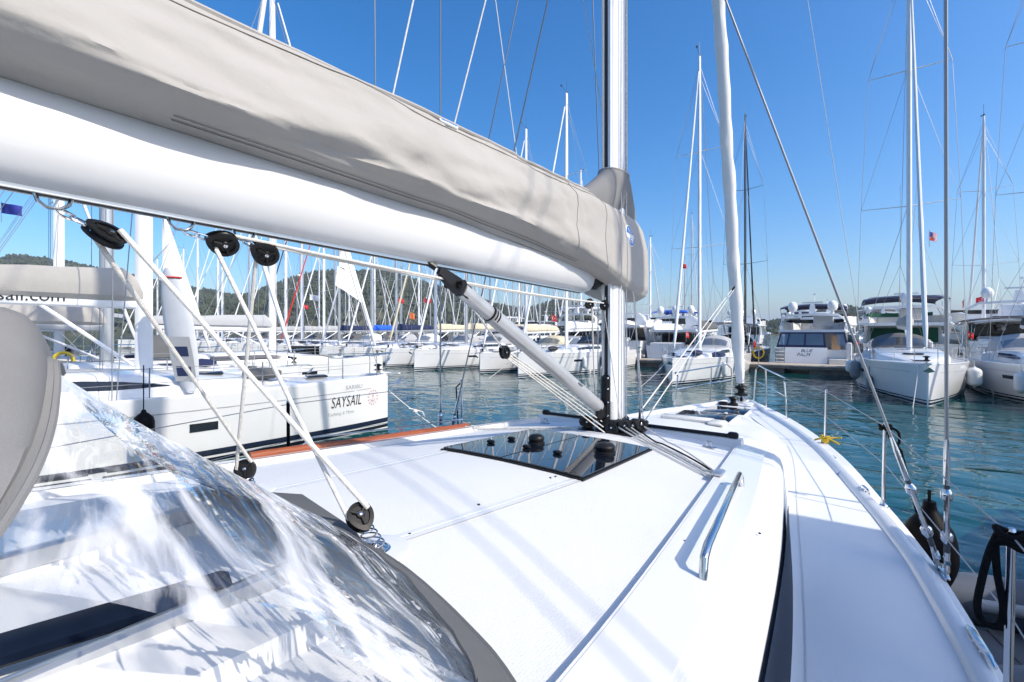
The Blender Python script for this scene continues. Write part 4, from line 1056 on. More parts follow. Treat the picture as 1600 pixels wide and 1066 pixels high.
for side in (1, -1): part('toe_rail', 'gelcoat', OWN, lambda m: ridge(m, side))

def coachroof(m):
    ys = [-1.2+8.8*i/88 for i in range(89)]; secs = []
    for y in ys:
        w = base_w(y); sx = min(step_x(y), w-.14); top = lambda x: roof_z(x, y); r = rise(y); d = deck_z(y)
        h = max(.02, roof_c(y)-d)
        zs = roof_z(w-.10, y); 
        half = [(0, top(0)), (sx*.33, top(sx*.33)), (sx*.66, top(sx*.66)), (sx-.004, top(sx-.004)), (sx+.004, top(sx-.004)+r), (w-.13, zs), (w-.085, zs-.012), (w-.05, zs-.04), (w-.032, zs-.09 if h > .2 else zs-h*.3), (w-.012, d+h*.25), (w+.0, d-.02)]
        row = [V(-x, y, z) for x, z in reversed(half[1:])]+[V(x, y, z) for x, z in half]
        secs.append(row)
    m.loft([list(reversed(s)) for s in secs])
part('coachroof', 'nonskid', OWN, coachroof, 30)
# moulded border strip outside the step: smooth gelcoat laid 3 mm proud
def border(m):
    ys = [-1.2+4.7*i/47 for i in range(48)]
    for side in (1, -1):
        secs = []
        for y in ys:
            w = base_w(y); sx = step_x(y)+.012
            secs.append([V(side*x, y, roof_z(x, y)+.003) for x in [lerp(sx, max(sx+.04, w-.14), t) for t in (0, .25, .5, .75, 1)]])
        m.loft([list(reversed(s)) for s in secs] if side > 0 else secs)
part('roof_border', 'gelcoat', OWN, border)
# cabin side windows (starboard and port)
for side in (1, -1):
    def cw_(m):
        secs = []
        for i in range(31):
            y = -.9+3.95*i/30; w = base_w(y); d = deck_z(y); h = roof_c(y)-d; k = min(1, (3.05-y)/.45)
            za, zb_ = d+h*lerp(.50, .12, k), d+h*lerp(.51, .70, k)
            def xat(z): t = (z-d)/h; return w-.012*min(1, t/.25)-.02*max(0, (t-.25)/.4)
            secs.append([V(side*(xat(za)+.016), y, za), V(side*(xat((za+zb_)/2)+.018), y, (za+zb_)/2), V(side*(xat(zb_)+.020), y, zb_)])
        m.loft([list(reversed(s)) for s in secs] if side < 0 else secs)
    part('cabin_window', 'window_matte', OWN, cw_, 0)
# dark joint at the foot of the cabin side and joints across the side deck
def strip_pts(pts, wdt, lift=.003):
    mb = MB(); pts = [Vector(p) for p in pts]; secs = []
    for i, p in enumerate(pts):
        t = (pts[min(i+1, len(pts)-1)]-pts[max(i-1, 0)]); n = Vector((t.y, -t.x, 0)).normalized()*wdt/2
        secs.append([p-n+V(0, 0, lift), p+n+V(0, 0, lift)])
    mb.loft([list(reversed(s)) for s in secs]); return mb
strip_pts([V(base_w(y)+.055, y, deck_z(y)) for y in [-.5+6.3*i/40 for i in range(41)]], .006).build('deck_joint', 'joint', OWN, 0)
for pa, pb in (((1237, 775), (1362, 802)), ((1205, 690), (1300, 706))):
    a, b = atz(*pa, 1.452), atz(*pb, 1.452); strip_pts([V(lerp(a.x, b.x, t), lerp(a.y, b.y, t), deck_z(lerp(a.y, b.y, t))) for t in (0, .5, 1)], .007).build('deck_joint', 'joint', OWN, 0)
for x0, x1, y0, y1 in ((-.365, -.40, .75, 1.86), (.355, .44, .80, 1.86), (-.42, -.36, 2.80, 3.2)):
    strip_pts([V(lerp(x0, x1, t), lerp(y0, y1, t), roof_z(lerp(x0, x1, t), lerp(y0, y1, t))) for t in [i/8 for i in range(9)]], .055, .0015).build('smooth_margin', 'gelcoat', OWN, 0)
for x0, x1, y0, y1 in ((-.365, -.40, .75, 1.86), (.355, .44, .80, 1.86), (-.42, -.36, 2.80, 3.2)):
    strip_pts([V(lerp(x0, x1, t), lerp(y0, y1, t), roof_z(lerp(x0, x1, t), lerp(y0, y1, t))) for t in [i/8 for i in range(9)]], .010, .0025).build('roof_seam', 'seam', OWN, 0)

# --- skylight with two dark panes
def pane(m, x0, x1, y0, y1, th=.012, lift=.006):
    n = 6; top = [[V(lerp(x0, x1, i/n), y, roof_z(lerp(x0, x1, i/n), y)+lift+th) for i in range(n+1)] for y in (y0, (y0+y1)/2, y1)]
    m.sheet([list(reversed(r)) for r in top], th+lift)
sk = part('skylight', 'black_plastic', OWN, lambda m: pane(m, -.455, .475, 1.865, 2.80, .006, .002))
part('pane', 'dark_glass', sk, lambda m: pane(m, -.445, -.02, 1.88, 2.785))
part('pane', 'dark_glass', sk, lambda m: pane(m, .045, .465, 1.88, 2.785))
part('pane', 'dark_glass', sk, lambda m: pane(m, -.015, .04, 1.88, 2.785, .010))
for px, py, r in ((838, 692, .050), (945, 706, .060)):
    p = on_roof(px, py, .02)
    part('vent_cap', 'black_plastic', sk, lambda m: m.lathe([(r*1.05, -.01), (r*1.05, .006), (r*.9, .010), (r*.98, .022), (r*1.0, .034), (r*.85, .046), (r*.5, .053), (.004, .055)], 20, Matrix.Translation(p)))
for px, py in ((767, 692), (799, 687), (823, 700), (871, 709)):
    p = on_roof(px, py, .02); part('latch', 'black_plastic', sk, lambda m: m.rbox(p+V(0, 0, .008), (.05, .03, .02), .006))
# --- foredeck hatches
for i, (y0, y1, x0, x1) in enumerate(((5.88, 6.46, -.33, .34), (7.36, 7.98, -.30, .27))):
    hz = roof_c((y0+y1)/2)+.012
    fr = part('deck_hatch', 'gelcoat', OWN, lambda m: m.rbox(((x0+x1)/2, (y0+y1)/2, hz), (x1-x0+.06, y1-y0+.06, .05), .012))
    part('pane', 'dark_glass', fr, lambda m: m.rbox(((x0+x1)/2, (y0+y1)/2, hz+.026), (x1-x0, y1-y0, .012), .004))
    for k in (-.2, .2): part('hinge', 'gelcoat', fr, lambda m: m.rbox((k, y1-.02, hz+.04), (.04, .07, .02), .006))
part('deck_vent', 'gelcoat_cream', OWN, lambda m: (m.rbox((.1, 5.0, roof_c(5.0)+.02), (.55, .12, .05), .015), m.rbox((.42, 4.9, roof_c(4.9)+.015), (.16, .2, .04), .015)))
# --- jib track across the roof
part('jib_track_beam', 'gelcoat', OWN, lambda m: m.loft([[V(x, 3.52, zb), V(x, 3.545, 1.952), V(x, 3.62, 1.952), V(x, 3.66, zb)] for x, zb in ((-.86, roof_z(.86, 3.58)-.02), (-.78, roof_z(.78, 3.58)-.03), (0, 1.93), (.78, roof_z(.78, 3.58)-.03), (.86, roof_z(.86, 3.58)-.02))], closed=True, cap=True))
jt = part('jib_track', 'black_plastic', OWN, lambda m: m.rbox((0, 3.58, 1.967), (1.60, .032, .024), .006))
for x in (-.80, .80): part('track_end', 'black_plastic', jt, lambda m: m.rbox((x, 3.58, 1.973), (.07, .05, .045), .01))
part('track_car', 'black_plastic', jt, lambda m: (m.rbox((.10, 3.58, 1.99), (.14, .06, .04), .012), m.tube([V(.10, 3.58, 2.0), V(.10, 3.60, 2.08)], .012, 6)))
for x, y in ((.70, 3.30), (-.62, 3.28)):
    part('padeye', 'steel', OWN, lambda m: (m.rbox((x, y, roof_z(x, y)+.006), (.09, .03, .008), .003), m.tube([V(x-.018, y, roof_z(x, y)+.008), V(x-.014, y, roof_z(x, y)+.045), V(x+.014, y, roof_z(x, y)+.045), V(x+.018, y, roof_z(x, y)+.008)], .005, 6)))

# --- mast, fittings at its foot
MX, MY_ = .0, 3.30; MZ = roof_c(3.3)
def oval(rx, ry, n=28, p=2.4): return [(math.copysign(abs(cos(a))**(2/p), cos(a))*rx, math.copysign(abs(sin(a))**(2/p), sin(a))*ry) for a in [2*pi*k/n for k in range(n)]]
def mast_fn(m):
    m.loft([[V(MX+x*k, MY_+y*k, z) for x, y in oval(.072, .122)] for z, k in ((MZ+.03, 1), (MZ+3, 1), (14, 1), (20.0, .85))], closed=True, cap=True)
mast_o = part('mast', 'mast_paint', OWN, mast_fn)
part('sail_track', 'dark_gap', mast_o, lambda m: m.box((MX, MY_-.127, 11.0), (.022, .02, 17.6)))
part('track_flange', 'mast_paint', mast_o, lambda m: (m.box((MX+.026, MY_-.134, 11.0), (.02, .03, 17.6)), m.box((MX-.026, MY_-.134, 11.0), (.02, .03, 17.6))))
part('mast_collar', 'black_plastic', mast_o, lambda m: m.loft([[V(MX+x, MY_+y, z) for x, y in oval(.10*k, .155*k)] for z, k in ((MZ-.02, 1.25), (MZ+.02, 1.22), (MZ+.035, 1.05), (MZ+.09, 1.0), (MZ+.10, .9))], closed=True, cap=True))
part('vang_bracket', 'black_plastic', mast_o, lambda m: (m.rbox((MX-.0, MY_-.155, MZ+.24), (.07, .05, .40), .015), m.rbox((MX-.01, MY_-.22, MZ+.17), (.05, .12, .12), .02)))
for z in (2.1, 2.2, 2.3, 2.38): part('bolt', 'steel', mast_o, lambda m: m.ball((MX+.03, MY_-.182, z), .008, 6))
# spreaders high above with the shrouds
SPZ = 7.55
for side in (1, -1):
    for z, ln in ((SPZ, 1.875), (12.6, 1.45)): part('spreader', 'mast_paint', mast_o, lambda m: m.tube([V(side*.05, MY_-.02, z), V(side*ln, MY_-.04, z+.1)], [.055, .03], 6, True, False, .5))
def shroud(top_pts, r=.0055):
    foot = top_pts[0]; d = (top_pts[1]-foot).normalized()
    o = tube_obj('shroud', 'wire', OWN, [foot+d*.50]+top_pts[1:], r, 6)
    part('swage', 'steel', o, lambda m: m.tube([foot+d*.42, foot+d*.58, foot+d*.66], [.014, .014, .009], 10))
    s = d.cross(V(1, 0, 0)).normalized()
    part('turnbuckle', 'steel', o, lambda m: (m.tube([foot+d*.14+s*.021, foot+d*.37+s*.021], .009, 8), m.tube([foot+d*.14-s*.021, foot+d*.37-s*.021], .009, 8), m.tube([foot+d*.11, foot+d*.13, foot+d*.16, foot+d*.17], [.015, .026, .026, .018], 12), m.tube([foot+d*.34, foot+d*.35, foot+d*.38, foot+d*.40], [.018, .026, .026, .015], 12)))
    part('turnbuckle_screw', 'wire_dark', o, lambda m: (m.tube([foot+d*.28, foot+d*.46], .013, 10), m.tube([foot+d*.04, foot+d*.22], .013, 10)))
    part('toggle', 'steel', o, lambda m: (m.tube([foot+V(.0, -.022, -.03), foot+d*.07+V(0, -.022, 0)], .011, 8), m.tube([foot+V(.0, .022, -.03), foot+d*.07+V(0, .022, 0)], .011, 8), m.tube([foot+V(0, -.04, .02), foot+V(0, .04, .02)], .012, 8)))
    return o
for side in (1, -1):
    c0 = V(side*1.885, 3.24, 1.465)
    shroud([c0+V(0, .03, .03), V(side*1.875, 3.26, SPZ+.1), V(side*1.45, 3.26, 12.7), V(side*.07, MY_, 19.3)], .0085)
    shroud([c0+V(-side*.03, .09, .03), V(side*.07, MY_, SPZ-.15)], .007)
    part('chainplate', 'steel', OWN, lambda m: (m.rbox(c0+V(-side*.01, .05, -.02), (.03, .19, .02), .006), m.rbox(c0+V(0, .03, .0), (.012, .06, .06), .006), m.rbox(c0+V(-side*.03, .09, .0), (.012, .06, .06), .006)))
# --- forestay with the furled genoa
F0, F1 = V(0, 8.80, 1.56), V(0, MY_+.13, 19.3)
tube_obj('forestay', 'wire', OWN, [F0, F1], .006, 6)
nn = 90; gp = [F0.lerp(F1, .0165+.955*i/nn) for i in range(nn+1)]
def gen_r(i): return (.062 if i == 0 else min(.066+.008*i, .098)-.0005*i+.006*sin(i*1.9)+.004*noise.noise(V(i*.8, 3, 1)))
def genoa(m):
    secs = []; d = (F1-F0).normalized(); sx = V(1, 0, 0); sy = d.cross(sx)
    for i, p in enumerate(gp):
        R_ = gen_r(i); sec = []
        for k in range(20):
            a = 2*pi*k/20; ph = (a/(2*pi)+i*.11) % 1.0
            rr = R_*(1+.16*ph-.08); sec.append(p+sx*cos(a)*rr+sy*sin(a)*rr)
        secs.append(sec)
    m.loft(secs, closed=True, cap=True)
part('furled_genoa', 'canvas_white', OWN, genoa, 25)
fd = part('furler_drum', 'black_plastic', OWN, lambda m: m.lathe([(.03, -.02), (.10, 0), (.11, .02), (.055, .05), (.055, .10), (.11, .13), (.10, .15), (.03, .19), (.03, .26)], 20, Matrix.Translation(F0.lerp(F1, .003))))
part('furler_link', 'black_plastic', fd, lambda m: m.tube([F0+V(0, 0, -.12), F0+V(0, 0, .02)], .022, 8))
# --- bow: pulpit, roller, windlass
def own_pulpit(m, side):
    z = 2.12; r = .0125
    P = [V(side*.78, 7.55, 2.06), V(side*.40, 8.5, z), V(side*.26, 8.95, z+.02)]
    m.tube([V(side*.80, 7.56, deck_z(7.5)), V(side*.76, 7.62, 2.0)]+P+[V(side*.20, 9.02, z-.06), V(side*.17, 8.95, deck_z(9))], r, 7)
    m.tube([V(side*.44, 8.42, deck_z(8.4)), V(side*.42, 8.46, z)], r, 7); m.tube([V(side*.80, 7.58, 1.78), V(side*.47, 8.45, 1.82), V(side*.22, 8.98, 1.85)], .008, 6)
for side in (1, -1): part('pulpit', 'steel', OWN, lambda m: own_pulpit(m, side))
part('bow_roller', 'alu', OWN, lambda m: (m.box((-.05, 9.0, 1.50), (.02, .6, .12)), m.box((.05, 9.0, 1.50), (.02, .6, .12)), m.tube([V(-.06, 9.22, 1.50), V(.06, 9.22, 1.50)], .045, 10)))
part('windlass', 'black_plastic', OWN, lambda m: (m.lathe([(.09, 0), (.09, .03), (.05, .05), (.04, .09), (.08, .13), (.07, .15), (.01, .16)], 14, Matrix.Translation(V(-.05, 8.35, 1.48))), m.rbox((-.2, 8.3, 1.51), (.14, .1, .07), .02)))
part('bow_locker_lid', 'gelcoat', OWN, lambda m: m.rbox((0.02, 8.52, 1.50), (.42, .42, .03), .01))
# --- boom, vang
BX = -.10
def boom_z(y): return lerp(3.01, 3.055, (3.3-y)/3.1)        # underside
def boom_fn(m):
    secs = []
    for y in [-1.6, -.8, 0, 1, 2, 2.9, 3.0]:
        secs.append([V(BX+x*(1 if y < 2.95 else .93), y, boom_z(y)+.125+z*(1 if y < 2.95 else .93)) for x, z in oval(.088, .125, 30, 2.2)])
    m.loft([list(reversed(s)) for s in secs], closed=True, cap=True)
boom_o = part('boom', 'boom_paint', OWN, boom_fn)
part('boom_groove', 'dark_gap', boom_o, lambda m: m.loft([[V(BX+dx, y, boom_z(y)+dz) for dx, dz in ((-.012, .004), (-.012, -.0035), (.012, -.0035), (.012, .004))] for y in (-1.6, 1, 2.95)], closed=True, cap=True))
part('boom_slot_edge', 'alu', boom_o, lambda m: [m.loft([[V(BX+o+dx, y, boom_z(y)+dz) for dx, dz in ((-.005, .006), (-.005, -.006), (.005, -.006), (.005, .006))] for y in (-1.6, 1, 2.95)], closed=True, cap=True) for o in (-.02, .02)])
part('gooseneck', 'black_plastic', boom_o, lambda m: (m.rbox((BX*.6, 3.06, 3.13), (.10, .14, .17), .03), m.rbox((BX*.2, 3.14, 3.13), (.05, .14, .09), .02)))
va, vb = V(-.06, 1.62, 2.93), V(-.02, 3.07, 2.17)
vd = (vb-va).normalized()
vang_o = part('vang', 'vang_paint', OWN, lambda m: m.tube([va+vd*.25, vb], .040, 18, True, False, 1.2))
part('vang_rod', 'vang_paint', vang_o, lambda m: m.tube([va, va+vd*.27], .034, 16, True, False, 1.2))
part('vang_ring', 'black_plastic', vang_o, lambda m: [m.tube([va+vd*(.235+.022*k)-vd*.004, va+vd*(.235+.022*k)+vd*.004], .044, 18) for k in range(3)])
part('vang_head', 'black_plastic', vang_o, lambda m: (m.loft([[va+vd*t+V(w, 0, 0)*s_+V(0, .46, .88)*h*hh for s_, h in ((1, -.05), (1, .05), (-1, .05), (-1, -.05))] for t, w, hh in ((-.17, .010, .3), (-.13, .017, .5), (-.05, .022, .68), (.03, .026, .66), (.06, .022, .45))], closed=True, cap=True), m.tube([va+vd*-.05+V(-.06, 0, 0), va+vd*-.05+V(.06, 0, 0)], .018, 10), m.tube([va+vd*-.19, V(BX, 1.40, boom_z(1.40)+.02)], .016, 8)))
part('vang_lettering', 'print_grey', vang_o, lambda m: m.tube([va+vd*1.2+V(.046, .01, .012), va+vd*1.26+V(.046, .01, .012)], .006, 4))
# --- rails
def hand(pts, r): return MB().tube(pts, r, 10)
a, b = V(1.125, 1.33, 0), V(1.045, 2.42, 0); a.z = roof_z(a.x, a.y); b.z = roof_z(b.x, b.y); u_ = V(0, 0, .075)
hand([a, a+u_*.75+V(0, .015, 0), a+u_+V(0, .05, 0), a.lerp(b, .5)+u_, b+u_+V(0, -.05, 0), b+u_*.75+V(0, -.015, 0), b], .0125).build('handrail', 'steel', OWN)
pa = [atx(390, 714, -1.12), atx(560, 691, -1.09), atx(731, 666, -1.03)]
tr = part('teak_handrail', 'teak', OWN, lambda m: m.tube([pa[0], pa[0].lerp(pa[1], .5)+V(0, 0, .004), pa[1], pa[1].lerp(pa[2], .5)+V(0, 0, .002), pa[2]], .020, 12, True, False, 1.3))
for t in (.05, .36, .68, .95):
    p = pa[0].lerp(pa[2], t); part('rail_post', 'steel', tr, lambda m: m.tube([p, V(p.x, p.y, roof_z(1.12, p.y)-.03)], .012, 8))
tube_obj('grab_wire', 'steel', OWN, [pa[0].lerp(pa[1], .45)+V(-.06, 0, .0), pa[0].lerp(pa[1], .6)+V(-.07, 0, .05), pa[1].lerp(pa[2], .6)+V(-.07, 0, .045), pa[2]+V(-.06, 0, .05)], .006, 6)
# stanchions with lifelines
ST_Y = [2.25, 4.24, 6.17, 7.56]; ST_P = [1.72, 3.50, 6.17, 7.56]
for side in (1, -1):
    tops = []
    for k, y in enumerate(ST_Y if side > 0 else ST_P):
        x = side*(edge(y)-.045); z = deck_z(y); h = .60 if side > 0 or k > 1 else .76
        if k < 3:
            s_ = part('stanchion', 'black_rubber' if side < 0 and k == 0 else 'steel', OWN, lambda m: m.tube([V(x, y, z), V(x+side*.01, y, z+h)], [.0125, .0125], 10))
            part('stanchion_base', 'steel', s_, lambda m: (m.lathe([(.028, -.005), (.028, .008), (.018, .02), (.016, .05)], 12, Matrix.Translation(V(x, y, z)))))
            part('stanchion_cap', 'steel', s_, lambda m: m.ball((x+side*.01, y, z+h+.002), .014, 8))
        tops.append(V(x+side*.01, y, z+h-.015))
    tops[3] = V(side*.78, 7.55, 2.05)
    tube_obj('lifeline', 'wire', OWN, [V(side*1.97, -1.5, 2.0)]+tops, .0032, 6)
    tube_obj('lifeline', 'wire', OWN, [V(side*1.97, -1.5, 1.72)]+[p-V(0, 0, .28) for p in tops], .003, 6)
# cleats
def cleat(x, y, s=.13, rz=0.0):
    z = deck_z(y); Rm = Matrix.Rotation(rz, 3, 'Z'); T = lambda a, b, c: V(x, y, z)+Rm @ V(a, b, c)
    part('cleat', 'steel', OWN, lambda m: (m.tube([T(0, -s, .045), T(0, -s*.6, .052), T(0, 0, .05), T(0, s*.6, .052), T(0, s, .045)], [.006, .013, .016, .013, .006], 8), m.tube([T(-.018, -.035, 0), T(0, -.035, .05)], .011, 8), m.tube([T(.018, .035, 0), T(0, .035, .05)], .011, 8), m.tube([T(.018, -.035, 0), T(0, -.035, .05)], .011, 8), m.tube([T(-.018, .035, 0), T(0, .035, .05)], .011, 8)))
cleat(edge(2.52)-.05, 2.52, .14, radians(6)); cleat(edge(4.6)-.08, 4.45, .07, radians(16)); cleat(-edge(2.5)+.05, 2.5, .14)
for px, py in ((1302, 716), (1313, 741)):
    p = atz(px, py, 1.465); part('deck_fitting', 'steel', OWN, lambda m: (m.rbox(V(p.x, p.y, deck_z(p.y)+.006), (.05, .05, .008), .004), m.tube([V(p.x-.02, p.y, deck_z(p.y)+.006), V(p.x, p.y, deck_z(p.y)+.028), V(p.x+.02, p.y, deck_z(p.y)+.006)], .004, 6)))
for px, py in ((748, 789), (860, 747), (868, 745), (1069, 846), (1128, 757), (1187, 834), (640, 835), (930, 735)):
    p = on_roof(px, py); part('snap_fastener', 'black_plastic', OWN, lambda m: m.lathe([(.0055, 0), (.005, .003), (.002, .0045)], 8, Matrix.Translation(p)))
# line organiser at the step
org = part('line_organiser', 'alu', OWN, lambda m: m.rbox((.925, 2.50, roof_z(.93, 2.50)+.016), (.05, .10, .02), .006))
# companionway hatch and its garage under the sprayhood
gz = roof_c(.2)
part('companionway_hatch', 'window_matte', OWN, lambda m: m.rbox((.295, -.04, roof_z(.29, -.04)+.035), (.075, .92, .03), .008, Matrix.Rotation(radians(-14), 3, 'Z')))
part('hatch_rail', 'alu', OWN, lambda m: [m.rbox((x, .02, roof_z(x, .02)+.026), (.03, 1.05, .05), .006) for x in (-.10, .44)])
part('hatch_trim', 'tan_wood', OWN, lambda m: [m.rbox((.30+.25*y, y, roof_z(.3, y)+.053), (.016, .15, .006), .002, Matrix.Rotation(radians(-14), 3, 'Z')) for y in (-.30, -.02, .22)])
part('hatch_garage', 'gelcoat', OWN, lambda m: m.loft([[V(x, y, roof_z(abs(x), y)+z) for x, z in ((.62, -.01), (.60, .04), (.42, .045), (.40, -.01))] for y in (-.6, .0, .52)], closed=True, cap=True))
part('hatch_garage', 'gelcoat', OWN, lambda m: m.loft([[V(-x, y, roof_z(abs(x), y)+z) for x, z in ((.62, -.01), (.60, .04), (.10, .045), (.08, -.01))] for y in (-.6, .0, .52)], closed=True, cap=True))
# --- sprayhood
BPX = [(312, 760), (350, 774), (420, 800), (500, 832), (560, 856), (612, 886), (662, 926), (707, 968), (752, 1018), (788, 1064), (818, 1122), (838, 1195)]
BOT = [on_roof(*q) for q in BPX]
TPX = [(104, 592, 1.10), (100, 582, 1.06), (96, 576, 1.02), (92, 578, .98), (93, 600, .93), (90, 632, .88), (84, 668, .83), (73, 706, .78), (55, 748, .73), (28, 795, .68), (-10, 850, .63), (-60, 910, .59)]
TPX = [(a-20, b-4, d) for a, b, d in TPX]
TOP = [atd(*q) for q in TPX]
def hood_pt(u, v):
    b = samp(BOT, u).copy(); b.z = roof_z(b.x, b.y)+.012; t = samp(TOP, u)
    p = b.lerp(t, v); bul = sin(pi*v)*lerp(-.03, .05, min(1, max(0, u-.1)*2.0))
    p += V(.35, .75, .55)*bul
    w = noise.fractal(V(u*9-v*5, v*3.2+u*2, 1.3), 1.0, 2.0, 3)*.010*sin(pi*min(1, v*1.1+.05))
    return p+V(.3, .6, .7)*w
hood = part('sprayhood', 'canvas_grey', OWN, lambda m: m.sheet([[hood_pt(u/44, v) for v in (0, .04, .08, .125)] for u in range(45)], .006))
part('hood_window', 'vinyl', hood, lambda m: m.loft([[hood_pt(u/80, .12+.885*v/40) for v in range(41)] for u in range(81)]), 180)
def hem(m): m.tube([hood_pt(u/60, .0)+V(0, .006, .0) for u in range(61)], .007, 6)
part('hood_hem', 'canvas_grey', hood, hem)
def hood_top(m):
    secs = []
    for u in range(41):
        w = u/40*(len(TPX)-1); i = min(int(w), len(TPX)-2); q = [lerp(TPX[i][k], TPX[i+1][k], w-i) for k in range(3)]
        t = samp(TOP, u/40); row = [t+V(.004, .012, .004)]; f = max(0.0, 1-max(0, (u/40-.30))/.5)
        for dx, dy, dd in ((4, 14, .0), (10, 38, -.01), (22, 60, -.02), (42, 78, -.04), (70, 88, -.06), (105, 90, -.09), (170, 86, -.13)):
            row.append(atd(q[0]-dx*(1+.6*(1-f)), q[1]-dy*f, q[2]+dd))
        secs.append(row)
    m.sheet(secs, .006)
part('hood_top', 'canvas_mid', hood, hood_top)
part('hood_piping', 'canvas_mid', hood, lambda m: m.tube([samp(TOP, u/40)+V(.006, .014, .006) for u in range(41)], .007, 6))
part('hood_flap', 'canvas_grey', hood, lambda m: m.sheet([[V(x, y, roof_z(x, y)+z) for x, y, z in r_] for r_ in (((-.56, .60, .02), (-.54, .66, .012), (-.53, .68, .004)), ((-.38, .665, .04), (-.36, .73, .03), (-.34, .76, .004)), ((-.1, .735, .05), (-.07, .82, .05), (-.05, .86, .004)), ((.2, .735, .035), (.21, .80, .03), (.22, .83, .004)), ((.40, .715, .02), (.41, .74, .015), (.42, .755, .004)))], .006), 80)
part('hood_corner', 'canvas_cream', hood, lambda m: m.sheet([[V(.43, .72, roof_z(.43, .72)+.018), V(.43, .76, roof_z(.43, .76)+.008)], [V(.52, .70, roof_z(.52, .7)+.018), V(.50, .74, roof_z(.5, .74)+.006)]], .004))
# ================================================================== SAIL COVER, BLOCKS, ROPES, DINGHY
def bag_sec(y):
    z0 = boom_z(y)+.235; top = smooth_interp([(-1.6, 3.59), (.45, 3.63), (1.46, 3.68), (3.0, 3.72), (3.4, 3.725), (3.75, 3.67), (3.85, 3.64)], y); h = top-z0
    prof = [(.062, -.03), (.09, .0), (.155, .055), (.198, .115), (.205, .20), (.20, .38), (.182, .60), (.155, .80), (.125, .93), (.095, .985), (.05, 1.0)]
    bx_ = interp([(2.2, 0), (2.9, 1)], y); box_ = [(.10, -.03), (.13, -.02), (.185, .0), (.212, .04), (.215, .16), (.208, .38), (.19, .60), (.165, .80), (.135, .93), (.10, .985), (.05, 1.0)]
    prof = [(lerp(a[0], b[0], bx_), lerp(a[1], b[1], bx_)) for a, b in zip(prof, box_)]
    fr = interp([(2.9, 1), (3.2, 1.05), (3.70, 1.03), (3.79, .93), (3.83, .75), (3.85, .4)], y)
    belly = 1+.04*interp([(2.2, 0), (3.0, 1), (3.5, .6)], y)
    out = []; drop = interp([(1.5, 0), (2.5, .05), (3.1, .10), (3.5, .155), (3.85, .15)], y)
    for x, q in prof:
        z = z0+h*q-drop*max(0, 1-q/.25)
        if drop > .01 and x < .1: x = lerp(x, .099, min(1, drop/.03))
        if y > 2.9 and q < .3: z -= min(.06, (y-2.9)*.12)*(1-q/.3)
        out.append((x*fr*belly, z))
    return out
def bag_pt(y, k, side):
    s = bag_sec(y); k = max(0, min(len(s)-1.0001, k)); i = int(k); t = k-i; x = lerp(s[i][0], s[i+1][0], t); z = lerp(s[i][1], s[i+1][1], t)
    q = i+t; amp = .034*min(1, max(0, (q-1.5)/2.5))*min(1, max(.0, (10-q)/2))
    w = noise.fractal(V(y*1.5+side*7+q*.16, q*.42-y*.55, 2.0), 1.0, 2.0, 4)*amp
    f = -abs(sin(y*5.2+q*.35+1.5*noise.noise(V(y*2, q*.2, 9))))**8*.012*min(1, max(0, (q-3)/2)) if y > 2.0 else 0
    d = noise.noise(V(y*2.3+q*.5, q*.6, 5))*.020*min(1, max(0, (q-1)/2))*(1 if y < 2 else .5)
    d += crease(y, q) if side > 0 else 0
    fz = interp([(2.4, 1), (3.0, .35), (3.3, .12)], y); w, f, d = w*fz, f*fz, d*fz
    return V(BX+side*(x+w+f+d), y, z+.004*noise.noise(V(y*3, q, 4)))
CREASE = [(.18, 4.2, .62, 5.6, .35, .010), (.30, 5.6, .70, 4.4, .30, .008), (.45, 2.2, .95, 3.4, .28, .012), (.62, 2.4, 1.05, 4.2, .3, .010), (.9, 2.3, 1.5, 3.2, .25, .008), (1.15, 3.2, 1.35, 6.5, .12, .006), (1.6, 2.2, 2.3, 3.0, .25, .007), (1.9, 3.0, 2.05, 7.5, .10, .005),
          (2.35, 2.6, 2.42, 8.0, .07, .006), (2.68, 2.4, 2.62, 7.6, .07, .007), (3.02, 2.2, 3.10, 7.0, .08, .007), (3.22, 2.6, 3.12, 8.2, .07, .006), (3.40, 2.0, 3.32, 6.0, .08, .006), (-.3, 3.0, .25, 4.6, .4, .010), (.05, 6.0, .5, 7.6, .3, .006), (.75, 6.2, 1.2, 7.4, .3, .005)]
def crease(y, q):
    s = 0.0
    for y0, q0, y1, q1, w, d in CREASE:
        ay, aq = (y-y0)*3.2, q-q0; by, bq = (y1-y0)*3.2, q1-q0; L2 = by*by+bq*bq; t = max(0, min(1, (ay*by+aq*bq)/L2))
        dy_, dq_ = ay-by*t, aq-bq*t; sd = (by*dq_-bq*dy_)/sqrt(L2); k = sqrt(dy_*dy_+dq_*dq_)
        f = sin(pi*(.12+.76*t)); ww = w*1.5
        s += d*f*(-math.exp(-(k/ww)**2)+.8*math.exp(-((sd-1.6*ww)/ww)**2)*(1 if k < 4*ww else 0)*math.exp(-max(0, k-abs(sd))*3))
    return s
SCV = thing('sail_cover', 'long beige canvas sail cover zipped over the boom above the deck', 'sail cover', (BX, 1.2, 3.28))
def in_scv(p): return p-Vector((BX, 1.2, 3.28))
def bag(m):
    ys = [-1.6+5.2*i/300 for i in range(301)]+[3.64, 3.68, 3.72, 3.75, 3.78, 3.80, 3.82, 3.835, 3.85]; secs = []
    for y in ys:
        a = [in_scv(bag_pt(y, k*.25, 1)) for k in range(0, 41)]; b = [in_scv(bag_pt(y, k*.5, -1)) for k in range(20, -1, -1)]
        secs.append(a+b)
    m.loft([list(reversed(s)) for s in secs], closed=True, cap=True)
part('cover_body', 'canvas', SCV, bag, 60)
